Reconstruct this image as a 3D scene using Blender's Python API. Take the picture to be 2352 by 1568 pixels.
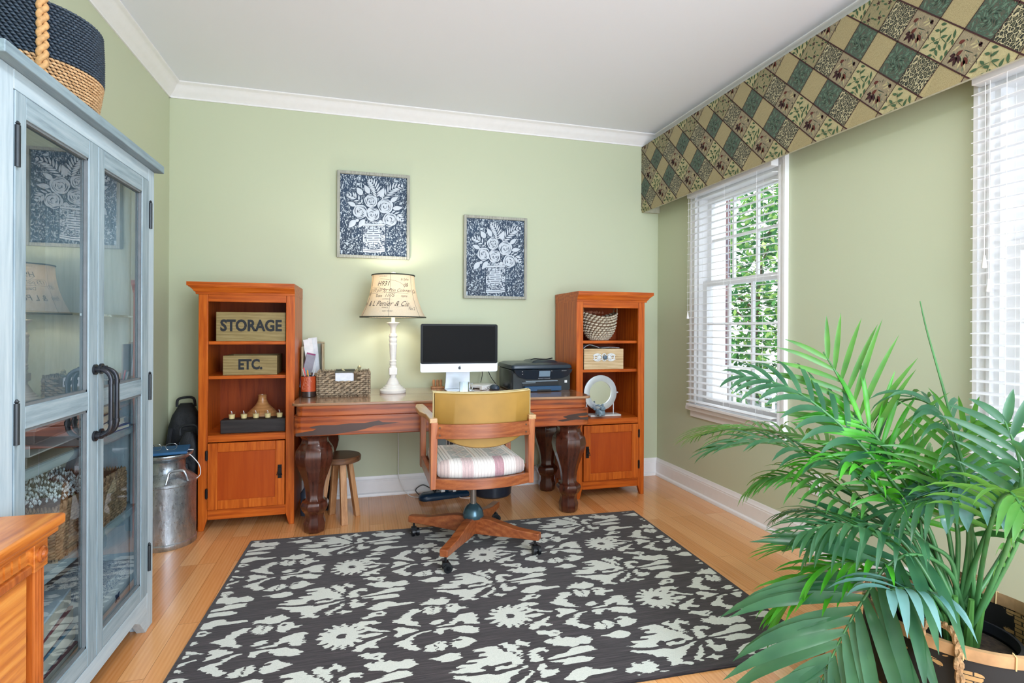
import bpy, bmesh, math, random
import numpy as np
from mathutils import Vector, Matrix
PI = math.pi
for o in list(bpy.data.objects): bpy.data.objects.remove(o)
scene = bpy.context.scene
COL = scene.collection
rnd = random.Random(7)

# ------------------------------------------------------------------ camera
W = 3.52; H = 2.74; YR = -5.4
cd = bpy.data.cameras.new('camera'); cam = bpy.data.objects.new('camera', cd); COL.objects.link(cam)
cd.sensor_width = 36; cd.lens = 1243.93/2352*36; cd.shift_y = -29.57/2352; cd.clip_start = .05
yaw, pit, rol = .2697, -.0012, .0050
fw = Vector((math.sin(yaw)*math.cos(pit), math.cos(yaw)*math.cos(pit), math.sin(pit)))
rt = Vector((math.cos(yaw), -math.sin(yaw), 0)); up = rt.cross(fw)
r2 = rt*math.cos(rol)+up*math.sin(rol); u2 = -rt*math.sin(rol)+up*math.cos(rol)
M = Matrix.Identity(4)
for i in range(3): M[i][0] = r2[i]; M[i][1] = u2[i]; M[i][2] = -fw[i]
M[0][3], M[1][3], M[2][3] = 1.1992, -3.9419, 1.1858
cam.matrix_world = M
scene.camera = cam
vs = scene.view_settings
vs.view_transform = 'Standard'; vs.look = 'None'; vs.gamma = 1; vs.use_curve_mapping = False; vs.exposure = .80

# ------------------------------------------------------------------ world
wd = bpy.data.worlds.new('world'); scene.world = wd; wd.use_nodes = True
wn = wd.node_tree; wn.nodes.clear()
bg = wn.nodes.new('ShaderNodeBackground'); out = wn.nodes.new('ShaderNodeOutputWorld')
bg.inputs[0].default_value = (.86, .93, 1, 1); bg.inputs[1].default_value = 1.9
wn.links.new(bg.outputs[0], out.inputs[0])

def area(name, loc, rot, sx, sy, power, color=(1, 1, 1), spread=PI):
    l = bpy.data.lights.new(name, 'AREA'); l.shape = 'RECTANGLE'; l.size = sx; l.size_y = sy; l.energy = power; l.color = color; l.spread = spread
    o = bpy.data.objects.new(name, l); COL.objects.link(o); o.location = loc; o.rotation_euler = rot; return o
# added unseen fill lights standing in for daylight, behind the camera and off right
area('rear_fill', (2.55, YR+.05, 1.5), (PI/2, 0, 0), 1.5, 2.3, 66, (.73, .845, 1))
area('side_fill', (W-.12, -4.25, 1.4), (0, PI/2, 0), 1.4, 1.0, 4, (.82, .9, 1))
# added overhead fill light for the floor, inside a made-up ceiling lamp
area('ceiling_fill', (1.45, -2.75, 2.605), (0, 0, 0), .30, .30, 9, (.92, .95, 1))

# ------------------------------------------------------------------ helpers
def L(h):
    h = h.lstrip('#'); v = [int(h[i:i+2], 16)/255 for i in (0, 2, 4)]
    return tuple((c/12.92 if c <= .04045 else ((c+.055)/1.055)**2.4) for c in v)+(1,)
class NT:
    def __init__(s, name):
        s.m = bpy.data.materials.new(name); s.m.use_nodes = True; s.t = s.m.node_tree; s.t.nodes.clear()
        s.out = s.n('ShaderNodeOutputMaterial'); s.b = s.n('ShaderNodeBsdfPrincipled'); s.l(s.b.outputs[0], s.out.inputs[0])
        s.tc = None
    def n(s, ty, **k):
        x = s.t.nodes.new(ty)
        for a, v in k.items(): setattr(x, a, v)
        return x
    def l(s, a, b): s.t.links.new(a, b)
    def coord(s, kind='Object', scale=(1, 1, 1), rot=(0, 0, 0), loc=(0, 0, 0)):
        if s.tc is None: s.tc = s.n('ShaderNodeTexCoord')
        mp = s.n('ShaderNodeMapping'); mp.inputs['Scale'].default_value = scale; mp.inputs['Rotation'].default_value = rot; mp.inputs['Location'].default_value = loc
        s.l(s.tc.outputs[kind], mp.inputs[0]); return mp.outputs[0]
    def noise(s, v, sc=5, det=4, rough=.55, dist=0):
        x = s.n('ShaderNodeTexNoise'); s.l(v, x.inputs['Vector']); x.inputs['Scale'].default_value = sc; x.inputs['Detail'].default_value = det
        x.inputs['Roughness'].default_value = rough; x.inputs['Distortion'].default_value = dist; return x.outputs['Fac']
    def ramp(s, f, stops, interp='LINEAR'):
        x = s.n('ShaderNodeValToRGB'); s.l(f, x.inputs[0]); e = x.color_ramp; e.interpolation = interp
        while len(e.elements) < len(stops): e.elements.new(.5)
        for i, (p, c) in enumerate(stops): e.elements[i].position = p; e.elements[i].color = L(c) if isinstance(c, str) else c
        return x.outputs[0]
    def mix(s, f, a, b, mode='MIX'):
        x = s.n('ShaderNodeMix', data_type='RGBA', blend_type=mode)
        for sk, v in ((x.inputs[0], f), (x.inputs[6], a), (x.inputs[7], b)):
            if hasattr(v, 'is_linked'): s.l(v, sk)
            elif isinstance(v, str): sk.default_value = L(v)
            else: sk.default_value = v
        return x.outputs[2]
    def math(s, op, a, b=0, c=None):
        x = s.n('ShaderNodeMath', operation=op)
        for i, v in enumerate((a, b) if c is None else (a, b, c)):
            if hasattr(v, 'is_linked'): s.l(v, x.inputs[i])
            else: x.inputs[i].default_value = v
        return x.outputs[0]
    def col(s, c):
        if hasattr(c, 'is_linked'): s.l(c, s.b.inputs['Base Color'])
        else: s.b.inputs['Base Color'].default_value = L(c)
        return s
    def p(s, rough=.5, metal=0, spec=.5, coat=0, sheen=0):
        s.b.inputs['Roughness'].default_value = rough; s.b.inputs['Metallic'].default_value = metal; s.b.inputs['Specular IOR Level'].default_value = spec
        s.b.inputs['Coat Weight'].default_value = coat; s.b.inputs['Coat Roughness'].default_value = .12; s.b.inputs['Sheen Weight'].default_value = sheen
        return s
    def bump(s, h, st=.3, d=.002):
        x = s.n('ShaderNodeBump'); s.l(h, x.inputs['Height']); x.inputs['Strength'].default_value = st; x.inputs['Distance'].default_value = d
        s.l(x.outputs[0], s.b.inputs['Normal']); return s
_mc = {}
def plain(name, c, rough=.5, metal=0, spec=.5, var=.06, sc=30, bump=0, coat=0):
    if name in _mc: return _mc[name]
    t = NT(name); f = t.noise(t.coord(), sc, 3)
    a = L(c); lo = tuple(v*(1-var*2) for v in a[:3])+(1,); hi = tuple(min(1, v*(1+var)) for v in a[:3])+(1,)
    t.col(t.ramp(f, [(.3, lo), (.7, hi)])).p(rough, metal, spec, coat)
    if bump: t.bump(f, bump, .002)
    _mc[name] = t.m; return t.m
def wood(name, stops, axis='z', sc=1.0, rough=.35, ring=.14, coat=.2, stretch=14, spec=.5):
    """stretched grain plus cathedral rings; axis = grain direction"""
    if name in _mc: return _mc[name]
    t = NT(name); s = [stretch*sc]*3; s['xyz'.index(axis)] = 1.1*sc
    v = t.coord('Object', s)
    n1 = t.noise(v, 3.2, 6, .6, .4)
    s2 = [9*sc]*3; s2['xyz'.index(axis)] = .9*sc
    wv = t.n('ShaderNodeTexWave', wave_type='RINGS', rings_direction='SPHERICAL'); t.l(t.coord('Object', s2, loc=(.37, .21, .13)), wv.inputs['Vector'])
    wv.inputs['Scale'].default_value = 1.3; wv.inputs['Distortion'].default_value = 5.5; wv.inputs['Detail'].default_value = 3; wv.inputs['Detail Scale'].default_value = 1.2
    f = t.math('MULTIPLY_ADD', wv.outputs['Fac'], ring, t.math('MULTIPLY', n1, 1-ring))
    s3 = [90*sc]*3; s3['xyz'.index(axis)] = 4*sc
    fine = t.noise(t.coord('Object', s3), 3, 3)
    f = t.math('MULTIPLY_ADD', t.math('SUBTRACT', fine, .5), .28, f)
    t.col(t.ramp(f, stops)).p(rough, 0, spec, coat).bump(fine, .12, .001)
    _mc[name] = t.m; return t.m

class MB:
    def __init__(s): s.v = []; s.f = []; s.m = []; s.uv = None
    def add(s, vs, fs, mi=0):
        o = len(s.v); s.v += [tuple(a) for a in vs]; s.f += [tuple(i+o for i in f) for f in fs]; s.m += [mi]*len(fs); return s
    def box(s, x0, x1, y0, y1, z0, z1, mi=0):
        v = [(x, y, z) for x in (x0, x1) for y in (y0, y1) for z in (z0, z1)]
        return s.add(v, [(0, 1, 3, 2), (4, 6, 7, 5), (0, 4, 5, 1), (2, 3, 7, 6), (0, 2, 6, 4), (1, 5, 7, 3)], mi)
    def cbox(s, c, d, mi=0, rz=0, ry=0, rx=0):
        R = Matrix.Rotation(rz, 3, 'Z') @ Matrix.Rotation(ry, 3, 'Y') @ Matrix.Rotation(rx, 3, 'X')
        v = [Vector(c)+R @ Vector((x*d[0]/2, y*d[1]/2, z*d[2]/2)) for x in (-1, 1) for y in (-1, 1) for z in (-1, 1)]
        return s.add(v, [(0, 1, 3, 2), (4, 6, 7, 5), (0, 4, 5, 1), (2, 3, 7, 6), (0, 2, 6, 4), (1, 5, 7, 3)], mi)
    def loft(s, rings, cap=True, closed=True, mi=0):
        n = len(rings[0]); o = len(s.v); v = [p for r in rings for p in r]; f = []
        for i in range(len(rings)-1):
            for j in range(n if closed else n-1):
                k = (j+1) % n; f.append((i*n+j, i*n+k, (i+1)*n+k, (i+1)*n+j))
        if cap and closed: f.append(tuple(range(n-1, -1, -1))); f.append(tuple((len(rings)-1)*n+j for j in range(n)))
        return s.add(v, f, mi)
    def lathe(s, prof, n=32, c=(0, 0), cap=True, mi=0, sx=1, sy=1, ph=0):
        return s.loft([[(c[0]+r*sx*math.cos(2*PI*j/n+ph), c[1]+r*sy*math.sin(2*PI*j/n+ph), z) for j in range(n)] for r, z in prof], cap, True, mi)
    def tube(s, pts, r, n=10, mi=0, cap=True, closed=False):
        P = [Vector(p) for p in pts]; rs = r if isinstance(r, (list, tuple)) else [r]*len(P); rings = []
        a = None
        for i, p in enumerate(P):
            if closed: t = (P[(i+1) % len(P)]-P[i-1])
            else: t = (P[min(i+1, len(P)-1)]-P[max(i-1, 0)])
            t.normalize()
            if a is None:
                a = t.cross(Vector((0, 0, 1)));
                if a.length < .05: a = t.cross(Vector((1, 0, 0)))
            a = (a-t*a.dot(t)).normalized(); b = t.cross(a)
            rings.append([p+(a*math.cos(2*PI*j/n)+b*math.sin(2*PI*j/n))*rs[i] for j in range(n)])
        if closed: rings.append(rings[0]); cap = False
        return s.loft(rings, cap, True, mi)
    def prism(s, poly, fn, h0, h1, mi=0, cap0=True):
        """poly 2D; fn(u,v,h)->3D"""
        n = len(poly); v = [fn(u, w, h0) for u, w in poly]+[fn(u, w, h1) for u, w in poly]
        f = [tuple(range(n, 2*n))]+[(j, (j+1) % n, n+(j+1) % n, n+j) for j in range(n)]
        if cap0: f.append(tuple(range(n-1, -1, -1)))
        return s.add(v, f, mi)
    def build(s, name, mats, parent=None, bevel=0, smooth=False, seg=2, angle=None, recalc=True, sub=0):
        me = bpy.data.meshes.new(name); me.from_pydata(s.v, [], s.f)
        if not isinstance(mats, (list, tuple)): mats = [mats]
        for m in mats: me.materials.append(m)
        me.polygons.foreach_set('material_index', s.m)
        if recalc:
            b = bmesh.new(); b.from_mesh(me); bmesh.ops.recalc_face_normals(b, faces=b.faces); b.to_mesh(me); b.free()
        if smooth or bevel: me.polygons.foreach_set('use_smooth', [True]*len(me.polygons))
        me.update()
        o = bpy.data.objects.new(name, me); COL.objects.link(o)
        if smooth or bevel:
            try: me.set_sharp_from_angle(angle=angle or math.radians(38))
            except Exception: pass
        if bevel:
            bm_ = o.modifiers.new('bevel', 'BEVEL'); bm_.width = bevel; bm_.segments = seg; bm_.limit_method = 'ANGLE'; bm_.angle_limit = math.radians(40); bm_.harden_normals = True
        if sub:
            sm = o.modifiers.new('sub', 'SUBSURF'); sm.levels = sub; sm.render_levels = sub
        if parent: o.parent = parent
        return o
def thing(name, label, cat, loc=(0, 0, 0), rz=0, group=None):
    o = bpy.data.objects.new(name, None); COL.objects.link(o); o.location = loc; o.rotation_euler = (0, 0, rz); o.empty_display_size = .05
    o['label'] = label; o['category'] = cat
    if group: o['group'] = group
    return o
def tag(o, label, cat, group=None, kind=None):
    o['label'] = label; o['category'] = cat
    if group: o['group'] = group
    if kind: o['kind'] = kind
    return o
def struct(o): o['kind'] = 'structure'; return o
def arc(cx, cy, r, a0, a1, n): return [(cx+r*math.cos(a0+(a1-a0)*i/n), cy+r*math.sin(a0+(a1-a0)*i/n)) for i in range(n+1)]
def spline(pts, n=8):
    P = [Vector(p) for p in pts]; o = []
    for i in range(len(P)-1):
        a, b, c, d = P[max(i-1, 0)], P[i], P[i+1], P[min(i+2, len(P)-1)]
        for k in range(n):
            t = k/n; o.append(.5*((2*b)+(c-a)*t+(2*a-5*b+4*c-d)*t*t+(3*b-a-3*c+d)*t**3))
    o.append(P[-1]); return o
def text(name, body, mat, parent, fn, size=1, sx=1, bold=0, depth=.0006, align='CENTER', shear=0, sub=0):
    """letters as real mesh; fn(x,y,z)->point places them on their surface"""
    c = bpy.data.curves.new(name, 'FONT'); c.body = body; c.size = size; c.align_x = align; c.align_y = 'CENTER'; c.extrude = depth/2; c.offset = bold; c.shear = shear; c.resolution_u = 3
    o = bpy.data.objects.new(name, c); COL.objects.link(o); bpy.context.view_layer.update()
    me = bpy.data.meshes.new_from_object(o.evaluated_get(bpy.context.evaluated_depsgraph_get())); bpy.data.objects.remove(o); bpy.data.curves.remove(c)
    for v in me.vertices: v.co = fn(v.co.x*sx, v.co.y, v.co.z)
    me.materials.clear(); me.materials.append(mat); me.update(); me.name = name
    q = bpy.data.objects.new(name, me); COL.objects.link(q); q.parent = parent; return q

# ------------------------------------------------------------------ materials
t = NT('wall_paint'); f = t.noise(t.coord(), 220, 2); t.col('#c6cdb0').p(.55, 0, .35).bump(f, .06, .001); WALL = t.m
t = NT('ceiling_paint'); f = t.noise(t.coord(), 60, 4); t.col('#f1f5ff').p(.8, 0, .2).bump(f, .05, .001); CEIL = t.m
TRIM = plain('trim_paint', '#f2f1f1', .32, var=.01)
BLIND = plain('blind_white', '#f4f4f5', .4, var=.01)
# oak strip floor: boards run along y
t = NT('oak_floor'); v = t.coord('Object', (1, 1, 1), (0, 0, PI/2))
br = t.n('ShaderNodeTexBrick'); t.l(v, br.inputs['Vector']); br.offset = .37; br.offset_frequency = 3; br.squash = 1
for k, x in (('Scale', 1), ('Mortar Size', .0011), ('Mortar Smooth', .2), ('Bias', 0), ('Brick Width', .93), ('Row Height', .083)): br.inputs[k].default_value = x
br.inputs['Color1'].default_value = (0, 0, 0, 1); br.inputs['Color2'].default_value = (1, 1, 1, 1); br.inputs['Mortar'].default_value = (.5, .5, .5, 1)
sep = t.n('ShaderNodeSeparateColor'); t.l(br.outputs['Color'], sep.inputs[0]); rv = sep.outputs[0]
comb = t.n('ShaderNodeCombineXYZ'); t.l(t.math('MULTIPLY', rv, 37), comb.inputs[0]); t.l(t.math('MULTIPLY', rv, 11), comb.inputs[1])
def shifted(scale):
    a = t.n('ShaderNodeVectorMath', operation='ADD'); t.l(t.coord('Object', scale), a.inputs[0]); t.l(comb.outputs[0], a.inputs[1]); return a.outputs[0]
g1 = t.noise(shifted((26, 1.6, 1)), 2.2, 5, .6, .3)
wv = t.n('ShaderNodeTexWave', wave_type='RINGS', rings_direction='SPHERICAL'); t.l(shifted((13, 1.0, 1)), wv.inputs['Vector']); wv.inputs['Scale'].default_value = 1.6; wv.inputs['Distortion'].default_value = 4; wv.inputs['Detail'].default_value = 2
g = t.math('MULTIPLY_ADD', wv.outputs['Fac'], .25, t.math('MULTIPLY', g1, .75))
c = t.ramp(g, [(.25, '#d68e52'), (.5, '#eca866'), (.78, '#f7bd86')])
c = t.mix(.55, c, t.ramp(rv, [(0, '#d0864a'), (.5, '#eca76a'), (1, '#fac790')]))
fine = t.noise(shifted((160, 6, 1)), 3, 3)
c = t.mix(t.math('MULTIPLY', fine, .22), c, '#a06a3c')
c = t.mix(t.math('MULTIPLY', br.outputs['Fac'], .6), c, '#7a4a26')
t.col(c).p(.22, 0, .5, .35).bump(br.outputs['Fac'], -.25, .001); FLOOR = t.m

CH = [(.25, '#943e0c'), (.45, '#b85512'), (.62, '#c9661c'), (.85, '#d67c2c')]
CHERRY = wood('cherry_upright', CH, 'z', 1, .38, ring=.12, coat=.05, spec=.3)
CHERRYX = wood('cherry_crosswise', CH, 'x', 1, .38, ring=.12, coat=.05, spec=.3)
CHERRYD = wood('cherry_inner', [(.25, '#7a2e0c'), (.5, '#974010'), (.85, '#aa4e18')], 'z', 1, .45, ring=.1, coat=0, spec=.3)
CHP = wood('cherry_panel', [(.2, '#9c3a08'), (.5, '#ac470c'), (.85, '#b95414')], 'z', .7, .4, ring=.06, coat=.05, spec=.3)
WALN = wood('walnut_legs', [(.25, '#35170e'), (.5, '#4b2418'), (.8, '#5f3122')], 'z', 1, .25, coat=.5)
ROSE = wood('rosewood_apron', [(.2, '#4a1c0c'), (.42, '#8a3c18'), (.6, '#ac5420'), (.85, '#bf682c')], 'x', .8, .28, ring=.22, coat=.4)
DTOP = wood('desk_top_wood', [(.2, '#7d5638'), (.5, '#a3795a'), (.85, '#c29a78')], 'x', .7, .16, ring=.3, coat=.9)
CHAIRW = wood('teak_chair', [(.2, '#6e3317'), (.5, '#95502a'), (.85, '#b5703f')], 'x', 1, .35)
CHAIRWZ = wood('teak_chair_upright', [(.2, '#7c3c1c'), (.5, '#a55c32'), (.85, '#c07c48')], 'z', 1, .35)
CHAIRWY = wood('teak_chair_arms', [(.2, '#a87c50'), (.5, '#c09a6a'), (.85, '#dcc096')], 'y', 1, .3)
OAK = wood('golden_oak', [(.2, '#8c4414'), (.42, '#b96724'), (.6, '#cf7e32'), (.85, '#df9a4c')], 'y', 1.3, .3, ring=.22, coat=.3)
OAKZ = wood('golden_oak_post', [(.2, '#70300f'), (.45, '#a0521c'), (.8, '#bf6d2c')], 'z', 1.3, .3)
GREYW = wood('grey_wash', [(.2, '#70848f'), (.5, '#92a6b0'), (.85, '#aebdc4')], 'z', 1.5, .5, ring=.1, coat=0)
GREYWY = wood('grey_wash_rail', [(.2, '#70848f'), (.5, '#92a6b0'), (.85, '#aebdc4')], 'y', 1.5, .5, ring=.1, coat=0)
PALEW = wood('pale_blue_wash', [(.15, '#9ab0bc'), (.5, '#b4c6d0'), (.85, '#c8d6dc')], 'z', 1.5, .5, ring=.08, coat=0)
PALEWY = wood('pale_blue_wash_rail', [(.15, '#9ab0bc'), (.5, '#b4c6d0'), (.85, '#c8d6dc')], 'y', 1.5, .5, ring=.08, coat=0)
SLABW = wood('dark_grey_wash', [(.2, '#697c86'), (.5, '#8398a2'), (.85, '#9aaeb6')], 'y', 1.5, .5, ring=.1, coat=0)
BOXW = wood('weathered_box_wood', [(.2, '#6d5a32'), (.5, '#8f7c4c'), (.85, '#a8966a')], 'x', 1.6, .6, coat=0)
STOOLW = wood('stool_wood', [(.2, '#8a5a36'), (.5, '#b58458'), (.85, '#cba076')], 'z', 1.5, .5, coat=0)
STOOLT = wood('stool_top_wood', [(.2, '#4c2f1c'), (.5, '#6b4830'), (.85, '#85603f')], 'x', 1.2, .35)
BLACK = plain('black_plastic', '#15171b', .35)
BLKM = plain('black_iron', '#1c1b1c', .45, .6)
CHROME = plain('chrome', '#c8cccf', .12, 1, var=.02)
WHITEP = plain('white_plastic', '#eceded', .35, var=.02)
DARK = plain('dark_gap', '#0c0806', .8)
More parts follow.
